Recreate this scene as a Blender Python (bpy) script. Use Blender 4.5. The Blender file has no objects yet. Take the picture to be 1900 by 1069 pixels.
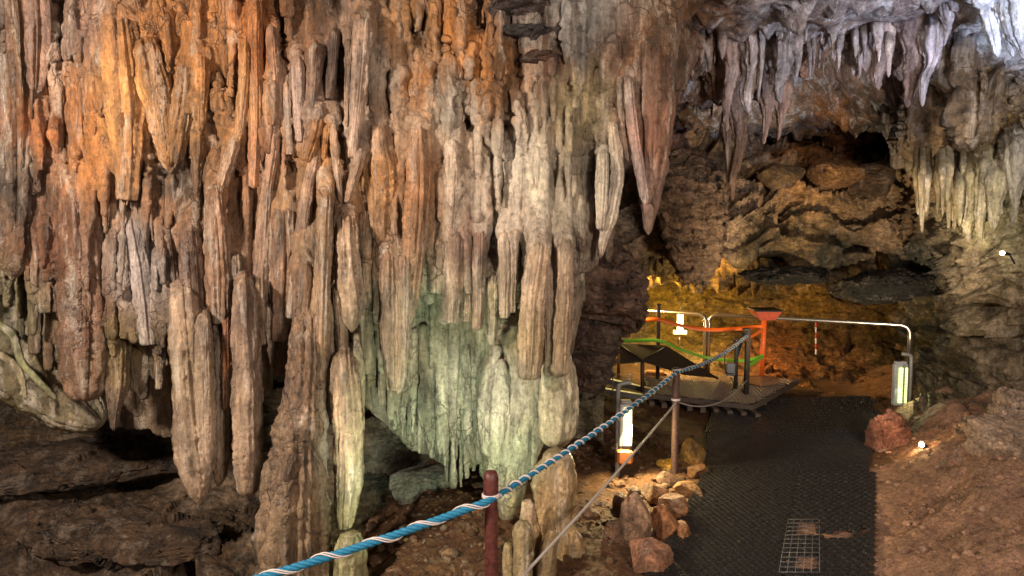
import bpy, math, random
import numpy as np
from mathutils import Vector, Matrix
sc = bpy.context.scene
COL = sc.collection
# ------------------------------------------------------------------ camera, world, light
F = 1250.0; HZ = 440.0; CX = 950.0; CY = 534.5; CAMZ = 1.6
TH = math.atan((CY-HZ)/F)
cam = bpy.data.objects.new('camera', bpy.data.cameras.new('camera')); COL.objects.link(cam)
cam.data.sensor_width = 36; cam.data.lens = F/1900*36
cam.data.clip_start = .05; cam.data.clip_end = 200
cam.location = (0, 0, CAMZ); cam.rotation_euler = (math.radians(90)-TH, 0, 0)
sc.camera = cam
w = bpy.data.worlds.new('World'); sc.world = w; w.use_nodes = True
bg = w.node_tree.nodes['Background']; bg.inputs[0].default_value = (1.0, .9, .8, 1); bg.inputs[1].default_value = .40
sc.view_settings.view_transform = 'Standard'; sc.view_settings.look = 'None'
sc.view_settings.gamma = 1; sc.view_settings.exposure = 0.1
try: sc.cycles.use_denoising = True
except Exception: pass

def P(px, py, Y):
    u = (px-CX)/F; v = -(py-CY)/F; c, s = math.cos(TH), math.sin(TH)
    dy = c+v*s; dz = -s+v*c
    return np.array([u/dy*Y, Y, CAMZ+dz/dy*Y])
def PG(px, py, z=0.0):                       # pixel on the level z
    u = (px-CX)/F; v = -(py-CY)/F; c, s = math.cos(TH), math.sin(TH)
    dy = c+v*s; dz = -s+v*c; t = (z-CAMZ)/dz
    return np.array([u*t, dy*t, z])
def Parr(px, py, Y):
    u = (px-CX)/F; v = -(py-CY)/F; c, s = math.cos(TH), math.sin(TH)
    dy = c+v*s; dz = -s+v*c
    return np.stack([u/dy*Y, Y+0*px, CAMZ+dz/dy*Y], -1)
def proj(V):
    c, s = math.cos(TH), math.sin(TH)
    d = V[:, 1]*c-(V[:, 2]-CAMZ)*s; d = np.maximum(d, .05)
    up = V[:, 1]*s+(V[:, 2]-CAMZ)*c
    return CX+V[:, 0]/d*F, CY-up/d*F
def lamp(name, kind, loc, aim, energy, color, size=.1, spot=None, blend=.5):
    l = bpy.data.lights.new(name, kind); l.energy = energy; l.color = color
    if kind == 'AREA': l.size = size
    else: l.shadow_soft_size = size
    if spot: l.spot_size = math.radians(spot); l.spot_blend = blend
    o = bpy.data.objects.new(name, l); COL.objects.link(o); o.location = loc
    if aim is not None:
        o.rotation_euler = (Vector(aim)-Vector(loc)).to_track_quat('-Z', 'Y').to_euler()
    return o
# show-cave floodlights behind and beside the visitor, plus added fill on roof and chamber
lamp('flood_lamp_warm', 'AREA', (-2.9, .35, 2.9), (-.6, 3.7, 1.6), 330, (1, .89, .76), .4)
lamp('flood_lamp_right', 'AREA', (1.6, -.6, 2.2), (1.9, 4.5, 1.2), 125, (1, .87, .75), .5)
lamp('cool_fill_light', 'SPOT', (2.6, 1.2, 1.5), tuple(P(1730, -10, 4.4)), 640, (.7, .8, 1), .12, 56, 1.)  # unseen cool spot added for the bluish light on the roof
lamp('flood_lamp_green', 'SPOT', tuple(P(800, 1140, 2.5)), tuple(P(800, 700, 3.9)), 105, (.8, 1, .74), .05, 84, 1.)
lamp('flood_lamp_amber', 'SPOT', tuple(P(1120, 560, 7.2)), tuple(P(1500, 640, 8.6)), 220, (1, .58, .18), .06, 110, .6)
lamp('chamber_fill_light', 'SPOT', (2.2, 3.4, .25), tuple(P(1480, 330, 7.2)), 520, (1, .82, .56), .08, 62, .8)  # added fill that brightens the back wall, no fixture stands here
lamp('flood_lamp_yellow', 'POINT', tuple(P(1150, 545, 8.7)), None, 60, (1, .74, .22), .08)

# ------------------------------------------------------------------ noise
rs = np.random.RandomState(7)
PERM = np.tile(rs.permutation(256), 3).astype(np.int32)
GR = rs.normal(size=(256, 3)); GR /= np.linalg.norm(GR, axis=1)[:, None]; GR = GR.astype(np.float32)
def perlin(p):
    p = p.astype(np.float32); i = np.floor(p).astype(np.int32); f = p-i; i &= 255
    u = f*f*f*(f*(f*6-15)+10); out = 0
    for dx in (0, 1):
        for dy in (0, 1):
            for dz in (0, 1):
                h = PERM[PERM[PERM[(i[:, 0]+dx) & 255]+((i[:, 1]+dy) & 255)]+((i[:, 2]+dz) & 255)]
                g = GR[h]
                d = g[:, 0]*(f[:, 0]-dx)+g[:, 1]*(f[:, 1]-dy)+g[:, 2]*(f[:, 2]-dz)
                wt = (u[:, 0] if dx else 1-u[:, 0])*(u[:, 1] if dy else 1-u[:, 1])*(u[:, 2] if dz else 1-u[:, 2])
                out = out+wt*d
    return out*1.6
def fbm(p, o=4, sc_=(1, 1, 1), off=0, gain=.5, ridged=False):
    p = p*np.array(sc_)+off; a = 1; t = 0; r = 0
    for k in range(o):
        n = perlin(p)
        if ridged: n = 1-2*np.abs(n)
        r = r+a*n; t += a; a *= gain; p = p*2.03+17.3
    return r/t

# ------------------------------------------------------------------ mesh helpers
def mk(name, V, Q=None, T=None, mat=None, parent=None, col=None, smooth=True, origin=None):
    me = bpy.data.meshes.new(name); V = np.asarray(V, np.float32)
    if origin is not None: V = V-np.asarray(origin, np.float32)
    Q = np.zeros((0, 4), np.int32) if Q is None else np.asarray(Q, np.int32).reshape(-1, 4)
    T = np.zeros((0, 3), np.int32) if T is None else np.asarray(T, np.int32).reshape(-1, 3)
    me.vertices.add(len(V)); me.vertices.foreach_set('co', V.ravel())
    me.loops.add(Q.size+T.size); me.loops.foreach_set('vertex_index', np.concatenate([Q.ravel(), T.ravel()]))
    me.polygons.add(len(Q)+len(T))
    st = np.concatenate([np.arange(len(Q))*4, len(Q)*4+np.arange(len(T))*3]).astype(np.int32)
    me.polygons.foreach_set('loop_start', st)
    me.polygons.foreach_set('use_smooth', np.full(len(Q)+len(T), smooth))
    me.update(calc_edges=True); me.validate()
    if col is not None:
        ca = me.color_attributes.new('Col', 'FLOAT_COLOR', 'POINT')
        c4 = np.ones((len(V), 4), np.float32); c4[:, :3] = col; ca.data.foreach_set('color', c4.ravel())
    o = bpy.data.objects.new(name, me); COL.objects.link(o)
    if mat: me.materials.append(mat)
    if origin is not None: o.location = origin
    if parent: 
        o.parent = parent; o.matrix_parent_inverse = Matrix.Identity(4)
        if parent.type == 'MESH' or parent.location.length > 0:
            o.location = Vector(o.location)-_wl(parent)
    return o
def _wl(o):
    v = Vector(o.location)
    while o.parent: o = o.parent; v += Vector(o.location)
    return v
def tag(o, label=None, cat=None, group=None, kind=None):
    if label: o['label'] = label
    if cat: o['category'] = cat
    if group: o['group'] = group
    if kind: o['kind'] = kind
    return o
def thing(name, loc, label, cat, group=None):
    o = bpy.data.objects.new(name, None); COL.objects.link(o); o.location = loc; o.empty_display_size = .1
    return tag(o, label, cat, group)
def vnormals(V, Q):
    n = np.cross(V[Q[:, 2]]-V[Q[:, 0]], V[Q[:, 3]]-V[Q[:, 1]]); N = np.zeros_like(V)
    for k in range(3):
        s = 0
        for j in range(4): s = s+np.bincount(Q[:, j], n[:, k], len(V))
        N[:, k] = s
    return N/np.maximum(np.linalg.norm(N, axis=1), 1e-9)[:, None]
def lin(c):
    c = np.asarray(c, float)/255.; return np.where(c < .04045, c/12.92, ((c+.055)/1.055)**2.4)

class MB:
    def __init__(s): s.V = []; s.Q = []; s.T = []; s.n = 0
    def add(s, V, Q=None, T=None):
        V = np.asarray(V, float)
        if Q is not None and len(Q): s.Q.append(np.asarray(Q)+s.n)
        if T is not None and len(T): s.T.append(np.asarray(T)+s.n)
        s.V.append(V); s.n += len(V)
    def box(s, c, size, rz=0, b=.004, rx=0):
        hx, hy, hz = [q/2 for q in size]; b = min(b, hx*.45, hy*.45, hz*.45)
        V = []; 
        # chamfered box: rings
        def ring(x, y, z): return [(-x, -y+b, z), (-x+b, -y, z), (x-b, -y, z), (x, -y+b, z), (x, y-b, z), (x-b, y, z), (-x+b, y, z), (-x, y-b, z)]
        V += ring(hx-b, hy-b, -hz) + ring(hx, hy, -hz+b) + ring(hx, hy, hz-b) + ring(hx-b, hy-b, hz)
        Q = []; T = []
        for r in range(3):
            for k in range(8): a = r*8+k; d = r*8+(k+1) % 8; Q.append((a, d, d+8, a+8))
        V = np.array(V); n0 = len(V); V = np.vstack([V, [[0, 0, -hz], [0, 0, hz]]])
        for k in range(8): T.append((n0, (k+1) % 8, k)); T.append((n0+1, 24+k, 24+(k+1) % 8))
        R = Matrix.Rotation(rz, 3, 'Z') @ Matrix.Rotation(rx, 3, 'X')
        V = V @ np.array(R).T + np.array(c); s.add(V, Q, T)
    def tube(s, pts, r, seg=12, caps=True, ell=1.0):
        V, Q, T = tube_arrays(pts, r, seg, caps); s.add(V, Q, T)
    def build(s, name, mat, parent=None, smooth=False, origin=None):
        Q = np.vstack(s.Q) if s.Q else None; T = np.vstack(s.T) if s.T else None
        return mk(name, np.vstack(s.V), Q, T, mat, parent, smooth=smooth, origin=origin)
def frames(pts):
    pts = np.asarray(pts, float); t = np.gradient(pts, axis=0); t /= np.linalg.norm(t, axis=1)[:, None]+1e-12
    a = np.array([1., 0, 0]) if abs(t[0][0]) < .8 else np.array([0, 1., 0])
    n = a-t[0]*a.dot(t[0]); n /= np.linalg.norm(n); N = [n]
    for k in range(1, len(pts)):
        n = N[-1]-t[k]*N[-1].dot(t[k]); n /= np.linalg.norm(n); N.append(n)
    N = np.array(N); return t, N, np.cross(t, N)
def tube_arrays(pts, r, seg=12, caps=True):
    pts = np.asarray(pts, float); r = np.broadcast_to(np.asarray(r, float), (len(pts),))
    t, N, B = frames(pts); a = np.arange(seg)/seg*2*math.pi
    V = pts[:, None]+r[:, None, None]*(N[:, None]*np.cos(a)[None, :, None]+B[:, None]*np.sin(a)[None, :, None])
    n = len(pts); V = V.reshape(-1, 3); i = np.arange(n-1)[:, None]*seg; k = np.arange(seg)[None]; k2 = (k+1) % seg
    Q = np.stack([i+k, i+k2, i+seg+k2, i+seg+k], -1).reshape(-1, 4); T = []
    if caps:
        V = np.vstack([V, pts[0], pts[-1]]); c = n*seg
        T = [(c, (q+1) % seg, q) for q in range(seg)]+[(c+1, (n-1)*seg+q, (n-1)*seg+(q+1) % seg) for q in range(seg)]
    return V, Q, T
def spline(pts, n):
    pts = np.asarray(pts, float); m = len(pts)
    if m == 2: return pts[0]+(pts[1]-pts[0])*np.linspace(0, 1, n)[:, None]
    e = np.vstack([2*pts[0]-pts[1], pts, 2*pts[-1]-pts[-2]]); u = np.linspace(0, m-1-1e-9, n); i = u.astype(int); f = (u-i)[:, None]
    p0, p1, p2, p3 = e[i], e[i+1], e[i+2], e[i+3]
    return .5*((2*p1)+(-p0+p2)*f+(2*p0-5*p1+4*p2-p3)*f**2+(-p0+3*p1-3*p2+p3)*f**3)

# ------------------------------------------------------------------ materials
def nodes(m):
    m.use_nodes = True; nt = m.node_tree; return nt, nt.nodes, nt.links, nt.nodes['Principled BSDF']
def mathn(N, L, op, a, b=None, c=None):
    n = N.new('ShaderNodeMath'); n.operation = op
    for k, q in enumerate((a, b, c)):
        if q is None: continue
        if isinstance(q, (int, float)): n.inputs[k].default_value = q
        else: L.new(q, n.inputs[k])
    return n.outputs[0]
def ramp(N, L, fac, stops):
    r = N.new('ShaderNodeValToRGB'); e = r.color_ramp.elements
    while len(e) < len(stops): e.new(.5)
    for k, (p, c) in enumerate(stops):
        e[k].position = p; e[k].color = (c, c, c, 1) if isinstance(c, (int, float)) else (*c, 1)
    L.new(fac, r.inputs[0]); return r.outputs[0]
def noise(N, L, vec, scale, detail=6, rough=.6, dist=0):
    n = N.new('ShaderNodeTexNoise'); n.inputs['Scale'].default_value = scale; n.inputs['Detail'].default_value = detail
    n.inputs['Roughness'].default_value = rough; n.inputs['Distortion'].default_value = dist
    L.new(vec, n.inputs['Vector']); return n.outputs['Fac']
def mul(N, L, a, b, typ='MULTIPLY', fac=1.0):
    m = N.new('ShaderNodeMix'); m.data_type = 'RGBA'; m.blend_type = typ
    if isinstance(fac, float): m.inputs[0].default_value = fac
    else: L.new(fac, m.inputs[0])
    for k, q in ((6, a), (7, b)):
        if isinstance(q, tuple): m.inputs[k].default_value = (*q, 1)
        else: L.new(q, m.inputs[k])
    return m.outputs[2]
def rock_mat(name, stretch=(1, 1, 1), mott=1.0, s=1.0, rough=(.42, .75), bump=1.0, dark=.45, pale=.35, base=None, wet=.5, palecol=(.64, .52, .41), crack=.5, spk=.5):
    m = bpy.data.materials.new(name); nt, N, L, b = nodes(m)
    g = N.new('ShaderNodeNewGeometry'); mp = N.new('ShaderNodeMapping'); mp.inputs['Scale'].default_value = stretch
    L.new(g.outputs['Position'], mp.inputs['Vector']); v = mp.outputs[0]; raw = g.outputs['Position']
    if base is None:
        a = N.new('ShaderNodeAttribute'); a.attribute_name = 'Col'; c = a.outputs['Color']
    else: c = base
    n1 = noise(N, L, v, 7*s, 9, .68, .6); c = mul(N, L, c, ramp(N, L, n1, [(.3, 1-.58*mott), (.48, 1-.1*mott), (.66, 1+.6*mott)]))
    n2 = noise(N, L, v, 2.6*s, 5, .6, 1.5); c = mul(N, L, c, ramp(N, L, n2, [(.36, 1-dark), (.5, 1.0)]))
    mp3 = N.new('ShaderNodeMapping'); mp3.inputs['Scale'].default_value = (stretch[0]*1.3, stretch[1]*1.3, stretch[2]*.45); L.new(g.outputs['Position'], mp3.inputs['Vector'])
    n3 = noise(N, L, mp3.outputs[0], 6.5*s, 8, .72, .8); c = mul(N, L, c, palecol, 'MIX', mathn(N, L, 'MULTIPLY', ramp(N, L, n3, [(.52, 0.), (.62, 1.)]), pale))
    mps = N.new('ShaderNodeMapping'); mps.inputs['Scale'].default_value = (stretch[0], stretch[1], stretch[2]*.25); L.new(g.outputs['Position'], mps.inputs['Vector'])
    n5 = noise(N, L, mps.outputs[0], 26*s, 5, .7, .4); c = mul(N, L, c, ramp(N, L, n5, [(.3, .6), (.5, 1.), (.68, 1.35)]))
    n4 = noise(N, L, raw, 38*s, 6, .75); c = mul(N, L, c, ramp(N, L, n4, [(.32, 1-spk), (.5, 1.), (.7, 1.+spk*.5)]))
    vo = N.new('ShaderNodeTexVoronoi'); vo.feature = 'DISTANCE_TO_EDGE'; vo.inputs['Scale'].default_value = 5*s
    wv = N.new('ShaderNodeVectorMath'); wv.operation = 'MULTIPLY_ADD'
    nn = N.new('ShaderNodeTexNoise'); nn.inputs['Scale'].default_value = 3*s; nn.inputs['Detail'].default_value = 6; L.new(raw, nn.inputs['Vector'])
    L.new(nn.outputs['Color'], wv.inputs[0]); wv.inputs[1].default_value = (.5, .5, .5); L.new(v, wv.inputs[2]); L.new(wv.outputs[0], vo.inputs['Vector'])
    ck = ramp(N, L, vo.outputs['Distance'], [(0, 0.), (.035, 1.)])
    gate = ramp(N, L, noise(N, L, raw, 1.7, 3, .5), [(.47, 0.), (.58, 1.)])
    ckm = mathn(N, L, 'MULTIPLY', mathn(N, L, 'SUBTRACT', 1.0, ck), gate)
    ckm = mathn(N, L, 'MULTIPLY', ckm, crack)
    c = mul(N, L, c, (.05, .035, .03), 'MIX', ckm)
    L.new(c, b.inputs['Base Color'])
    L.new(mathn(N, L, 'ADD', mathn(N, L, 'MULTIPLY', noise(N, L, raw, 11*s, 5), rough[1]-rough[0]), rough[0]), b.inputs['Roughness'])
    b.inputs['Specular IOR Level'].default_value = wet
    bp = N.new('ShaderNodeBump'); bp.inputs['Strength'].default_value = 1.0*min(bump, 1.); bp.inputs['Distance'].default_value = .036*bump
    h = mathn(N, L, 'ADD', mathn(N, L, 'MULTIPLY', noise(N, L, v, 16*s, 10, .68, .5), 1.2), mathn(N, L, 'MULTIPLY', noise(N, L, raw, 75*s, 6, .7), .42))
    h = mathn(N, L, 'SUBTRACT', h, mathn(N, L, 'MULTIPLY', ckm, .5))
    L.new(h, bp.inputs['Height']); L.new(bp.outputs[0], b.inputs['Normal'])
    return m
def plain(name, c, rough=.5, metal=0, var=.3, bump=.3, scale=40, spec=.5):
    m = bpy.data.materials.new(name); nt, N, L, b = nodes(m)
    tc = N.new('ShaderNodeNewGeometry').outputs['Position']
    n = noise(N, L, tc, scale, 6, .65)
    L.new(mul(N, L, tuple(c), ramp(N, L, n, [(.3, 1-var), (.7, 1+var*.6)])), b.inputs['Base Color'])
    b.inputs['Roughness'].default_value = rough; b.inputs['Metallic'].default_value = metal; b.inputs['Specular IOR Level'].default_value = spec
    bp = N.new('ShaderNodeBump'); bp.inputs['Strength'].default_value = bump; bp.inputs['Distance'].default_value = .003
    L.new(n, bp.inputs['Height']); L.new(bp.outputs[0], b.inputs['Normal']); return m
def emit(name, c, s):
    m = bpy.data.materials.new(name); nt, N, L, b = nodes(m)
    b.inputs['Base Color'].default_value = (*c, 1); b.inputs['Emission Color'].default_value = (*c, 1); b.inputs['Emission Strength'].default_value = s
    return m
M = dict(
 flow=rock_mat('flowstone', (1, 1, .3), 1., 1.1, (.2, .58), 1.0, .5, .5, wet=.6),
 stal=rock_mat('stalactite_stone', (1, 1, .33), 1., 1.4, (.2, .55), .9, .45, .45, wet=.6, crack=.25),
 pale=rock_mat('pale_calcite', (1, 1, .35), 1., 1.4, (.18, .5), .8, .35, .45, wet=.6, crack=.15, palecol=(.7, .59, .48)),
 rock=rock_mat('cave_rock', (1, 1, 1.9), 1., 1.0, (.5, .85), 1.2, .6, .16, wet=.4, crack=.6, spk=.6),
 lime=rock_mat('limestone', (1, 1, 1.2), 1., 1.4, (.5, .85), 1.1, .35, .25, wet=.35),
 roof=rock_mat('roof_rock', (1, 1, 1), 1., 1.2, (.4, .75), 1.2, .5, .75, wet=.5, crack=.3, palecol=(.62, .62, .66)),
 dirtrock=rock_mat('earthy_rock', (1, 1, 1), .6, 2.6, (.6, .9), 1.5, .35, .2, wet=.3, crack=0., palecol=(.5, .3, .24), spk=.7),
 dirt=rock_mat('damp_earth', (1, 1, 1), .42, 2.2, (.5, .95), 1.2, .3, .15, wet=.35, crack=0., palecol=(.45, .32, .2), spk=.5),
 rust=plain('red_painted_steel', (.105, .026, .02), .5, .1, .75, .5, 60),
 brownpost=plain('brown_rusted_steel', (.11, .06, .045), .6, .3, .5, .5, 60),
 darkpost=plain('dark_steel', (.035, .022, .018), .5, .3, .4, .3),
 steel=plain('brushed_steel', (.55, .52, .48), .25, .9, .15, .1),
 grey=plain('grey_enamel', (.22, .21, .2), .45, .1, .25, .2),
 galv=plain('grey_housing', (.34, .34, .36), .45, .2, .2, .1),
 blue=plain('blue_rope_fibre', (.008, .17, .31), .6, 0, .5, .9, 260),
 teal=plain('teal_rope_fibre', (.01, .1, .15), .6, 0, .5, .9, 260),
 white=plain('white_cord_fibre', (.62, .52, .48), .7, 0, .25, .8, 300),
 grope=plain('grey_cord_fibre', (.42, .36, .32), .7, 0, .3, .8, 300),
 orange=plain('orange_paint', (.75, .13, .025), .45, 0, .3, .2),
 ored=plain('dull_orange_paint', (.38, .06, .025), .55, 0, .35, .2),
 tapeo=plain('orange_tape', (.85, .16, .02), .4, 0, .1, .05),
 tapeg=plain('green_tape', (.22, .62, .05), .35, 0, .1, .05),
 rubber=plain('black_rubber', (.024, .022, .021), .3, 0, .5, .6, 90, .6),
 rubber2=plain('backing_rubber', (.012, .011, .011), .6, 0, .5, .6, 90, .6),  # darker, duller rubber tone for the backing under the ring lattice
 netbrown=plain('brown_netting', (.3, .22, .17), .6, 0, .4, .5),
 net=plain('dark_netting', (.04, .028, .02), .8, 0, .5, .8, 160),
 deck=plain('weathered_board', (.13, .095, .075), .7, 0, .4, .5, 60),
 wood=plain('raw_timber', (.38, .2, .1), .65, 0, .35, .4, 50),
 terra=plain('terracotta_plastic', (.42, .15, .05), .5, 0, .25, .2),
 box=plain('grey_plastic', (.26, .28, .3), .45, 0, .15, .1),
 black=plain('black_plastic', (.015, .015, .015), .4, 0, .2, .1),
 red=plain('red_paint', (.6, .05, .03), .5, 0, .2, .1),
 wpaint=plain('white_paint', (.75, .72, .65), .5, 0, .2, .1),
 tube=emit('lit_tube', (1, .86, .45), 3.6), tubeg=emit('lit_green_tube', (.8, 1, .36), 2.2), bulb=emit('lit_bulb', (1, .95, .82), 60),
)

# ------------------------------------------------------------------ rock colour by area as it looks: pigment with lit and shaded tones mixed in
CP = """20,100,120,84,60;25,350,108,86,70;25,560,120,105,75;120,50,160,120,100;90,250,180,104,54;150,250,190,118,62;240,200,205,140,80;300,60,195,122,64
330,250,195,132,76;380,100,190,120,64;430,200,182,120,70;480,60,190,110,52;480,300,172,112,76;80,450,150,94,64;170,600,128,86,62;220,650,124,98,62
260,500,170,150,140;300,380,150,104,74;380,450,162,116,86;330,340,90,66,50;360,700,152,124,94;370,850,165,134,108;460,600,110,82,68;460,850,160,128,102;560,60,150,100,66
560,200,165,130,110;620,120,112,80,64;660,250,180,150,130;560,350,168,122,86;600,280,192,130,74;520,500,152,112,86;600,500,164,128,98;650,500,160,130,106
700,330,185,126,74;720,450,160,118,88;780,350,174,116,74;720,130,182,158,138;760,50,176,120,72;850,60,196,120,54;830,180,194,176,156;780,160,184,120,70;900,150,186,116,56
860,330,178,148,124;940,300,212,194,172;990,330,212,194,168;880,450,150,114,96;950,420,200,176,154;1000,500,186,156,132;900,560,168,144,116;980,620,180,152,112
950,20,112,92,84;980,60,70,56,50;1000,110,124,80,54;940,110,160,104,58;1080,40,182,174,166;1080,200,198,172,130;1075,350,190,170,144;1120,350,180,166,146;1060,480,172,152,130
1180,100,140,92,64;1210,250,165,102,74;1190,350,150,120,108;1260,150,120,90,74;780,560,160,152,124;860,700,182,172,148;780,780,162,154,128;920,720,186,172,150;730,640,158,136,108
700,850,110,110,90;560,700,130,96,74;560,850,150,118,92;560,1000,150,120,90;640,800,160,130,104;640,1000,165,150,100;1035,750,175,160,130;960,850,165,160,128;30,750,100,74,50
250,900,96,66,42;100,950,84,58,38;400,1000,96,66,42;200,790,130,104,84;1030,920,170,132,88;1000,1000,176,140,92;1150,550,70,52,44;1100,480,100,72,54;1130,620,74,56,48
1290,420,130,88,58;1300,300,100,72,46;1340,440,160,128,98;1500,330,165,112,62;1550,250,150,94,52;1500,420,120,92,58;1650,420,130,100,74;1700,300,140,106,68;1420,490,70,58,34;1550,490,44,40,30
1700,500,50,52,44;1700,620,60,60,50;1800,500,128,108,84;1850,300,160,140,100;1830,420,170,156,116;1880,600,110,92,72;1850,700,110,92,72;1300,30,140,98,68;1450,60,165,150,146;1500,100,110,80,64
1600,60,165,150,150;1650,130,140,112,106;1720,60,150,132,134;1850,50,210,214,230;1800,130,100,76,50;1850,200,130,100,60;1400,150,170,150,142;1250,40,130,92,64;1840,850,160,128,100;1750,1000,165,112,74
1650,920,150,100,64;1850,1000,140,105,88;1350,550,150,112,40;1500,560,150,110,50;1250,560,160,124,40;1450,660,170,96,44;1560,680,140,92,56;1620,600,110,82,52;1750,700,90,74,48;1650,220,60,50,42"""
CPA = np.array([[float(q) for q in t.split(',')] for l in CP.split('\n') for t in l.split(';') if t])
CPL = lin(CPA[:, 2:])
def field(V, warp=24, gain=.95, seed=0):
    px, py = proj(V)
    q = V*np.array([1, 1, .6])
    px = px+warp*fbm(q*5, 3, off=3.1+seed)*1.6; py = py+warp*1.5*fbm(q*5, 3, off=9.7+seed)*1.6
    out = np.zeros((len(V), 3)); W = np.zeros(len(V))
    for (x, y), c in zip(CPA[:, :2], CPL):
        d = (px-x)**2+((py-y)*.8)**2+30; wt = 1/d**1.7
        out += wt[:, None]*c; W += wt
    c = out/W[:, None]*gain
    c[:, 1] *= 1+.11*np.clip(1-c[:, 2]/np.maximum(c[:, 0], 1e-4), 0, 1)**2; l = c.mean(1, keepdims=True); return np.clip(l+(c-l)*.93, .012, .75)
def solid(V, c, var=.25, seed=0, gain=1.):
    n = fbm(V*6, 3, off=seed)[:, None]; return np.clip(lin(c)[None]*gain*(1+var*2*n), .01, .8)

# ------------------------------------------------------------------ sdf rock
class SDF:
    def __init__(s, lo, hi, h):
        s.lo = np.array(lo, float); s.h = h; s.n = np.ceil((np.array(hi)-s.lo)/h).astype(int)+1
        s.ax = [(s.lo[k]+np.arange(s.n[k])*h).astype(np.float32) for k in range(3)]
        s.S = np.full(tuple(s.n), 9., np.float32)
    def sub(s, lo, hi):
        a = np.clip(np.floor((np.array(lo)-s.lo)/s.h).astype(int), 0, s.n-1); b = np.clip(np.ceil((np.array(hi)-s.lo)/s.h).astype(int)+1, 1, s.n)
        return tuple(slice(a[k], b[k]) for k in range(3))
    def smin(s, sl, d, k):
        a = s.S[sl]; h = np.maximum(k-np.abs(a-d), 0)/k; s.S[sl] = np.minimum(a, d)-h*h*k*.25
    def cone(s, p, q, r0, r1, k=.03):
        p = np.asarray(p); q = np.asarray(q); m = max(r0, r1)+k*1.5+s.h*2
        lo = np.minimum(p, q)-m; hi = np.maximum(p, q)+m
        if np.any(hi < s.lo) or np.any(lo > s.lo+s.n*s.h): return
        sl = s.sub(lo, hi)
        if any(x.stop-x.start < 2 for x in sl): return
        X = s.ax[0][sl[0]][:, None, None]-p[0]; Yv = s.ax[1][sl[1]][None, :, None]-p[1]; Z = s.ax[2][sl[2]][None, None, :]-p[2]
        d = q-p; L2 = d.dot(d); t = np.clip((X*d[0]+Yv*d[1]+Z*d[2])/L2, 0, 1)
        dd = np.sqrt((X-t*d[0])**2+(Yv-t*d[1])**2+(Z-t*d[2])**2)-(r0+(r1-r0)*t)
        s.smin(sl, dd.astype(np.float32), k)
    def ell(s, c, r, k=.05):
        c = np.asarray(c); r = np.asarray(r); sl = s.sub(c-r-k*2-s.h*2, c+r+k*2+s.h*2)
        X = (s.ax[0][sl[0]][:, None, None]-c[0])/r[0]; Yv = (s.ax[1][sl[1]][None, :, None]-c[1])/r[1]; Z = (s.ax[2][sl[2]][None, None, :]-c[2])/r[2]
        s.smin(sl, ((np.sqrt(X*X+Yv*Yv+Z*Z)-1)*min(r)).astype(np.float32), k)
    def mesh(s):
        S = s.S; ins = S < 0; n = s.n
        c = ins[:-1, :-1, :-1].astype(np.uint8)
        c = sum(ins[i:n[0]-1+i, j:n[1]-1+j, k:n[2]-1+k].astype(np.uint8) for i in (0, 1) for j in (0, 1) for k in (0, 1))
        I = np.nonzero((c > 0) & (c < 8)); idx = np.full(c.shape, -1, np.int32); idx[I] = np.arange(len(I[0]))
        I = np.stack(I, -1); val = {}
        for i in (0, 1):
            for j in (0, 1):
                for k in (0, 1): val[i, j, k] = S[I[:, 0]+i, I[:, 1]+j, I[:, 2]+k]
        acc = np.zeros((len(I), 3)); cnt = np.zeros(len(I))
        for a in val:
            for ax in range(3):
                if a[ax]: continue
                b = list(a); b[ax] = 1; b = tuple(b); va, vb = val[a], val[b]; m = (va < 0) != (vb < 0)
                t = np.where(m, va/np.where(m, va-vb, 1), 0); pt = np.array(a, float)[None]+np.zeros((len(I), 1)); pt[:, ax] += t
                acc += pt*m[:, None]; cnt += m
        V = s.lo+(I+acc/cnt[:, None])*s.h; Q = []
        for ax in range(3):
            o1, o2 = (ax+1) % 3, (ax+2) % 3
            sa = [slice(1, -1)]*3; sa[ax] = slice(0, -1); sb = list(sa); sb[ax] = slice(1, None)
            A = ins[tuple(sa)]; B = ins[tuple(sb)]
            for flip, mm in ((False, A & ~B), (True, ~A & B)):
                e = np.stack(np.nonzero(mm), -1)
                if not len(e): continue
                e = e+np.array([0 if k == ax else 1 for k in range(3)])
                def cell(d1, d2):
                    q = e.copy(); q[:, o1] += d1; q[:, o2] += d2; return idx[q[:, 0], q[:, 1], q[:, 2]]
                q = np.stack([cell(-1, -1), cell(0, -1), cell(0, 0), cell(-1, 0)], -1)
                if flip: q = q[:, ::-1]
                Q.append(q)
        Q = np.vstack(Q); Q = Q[(Q >= 0).all(1)]
        return V, Q

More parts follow.
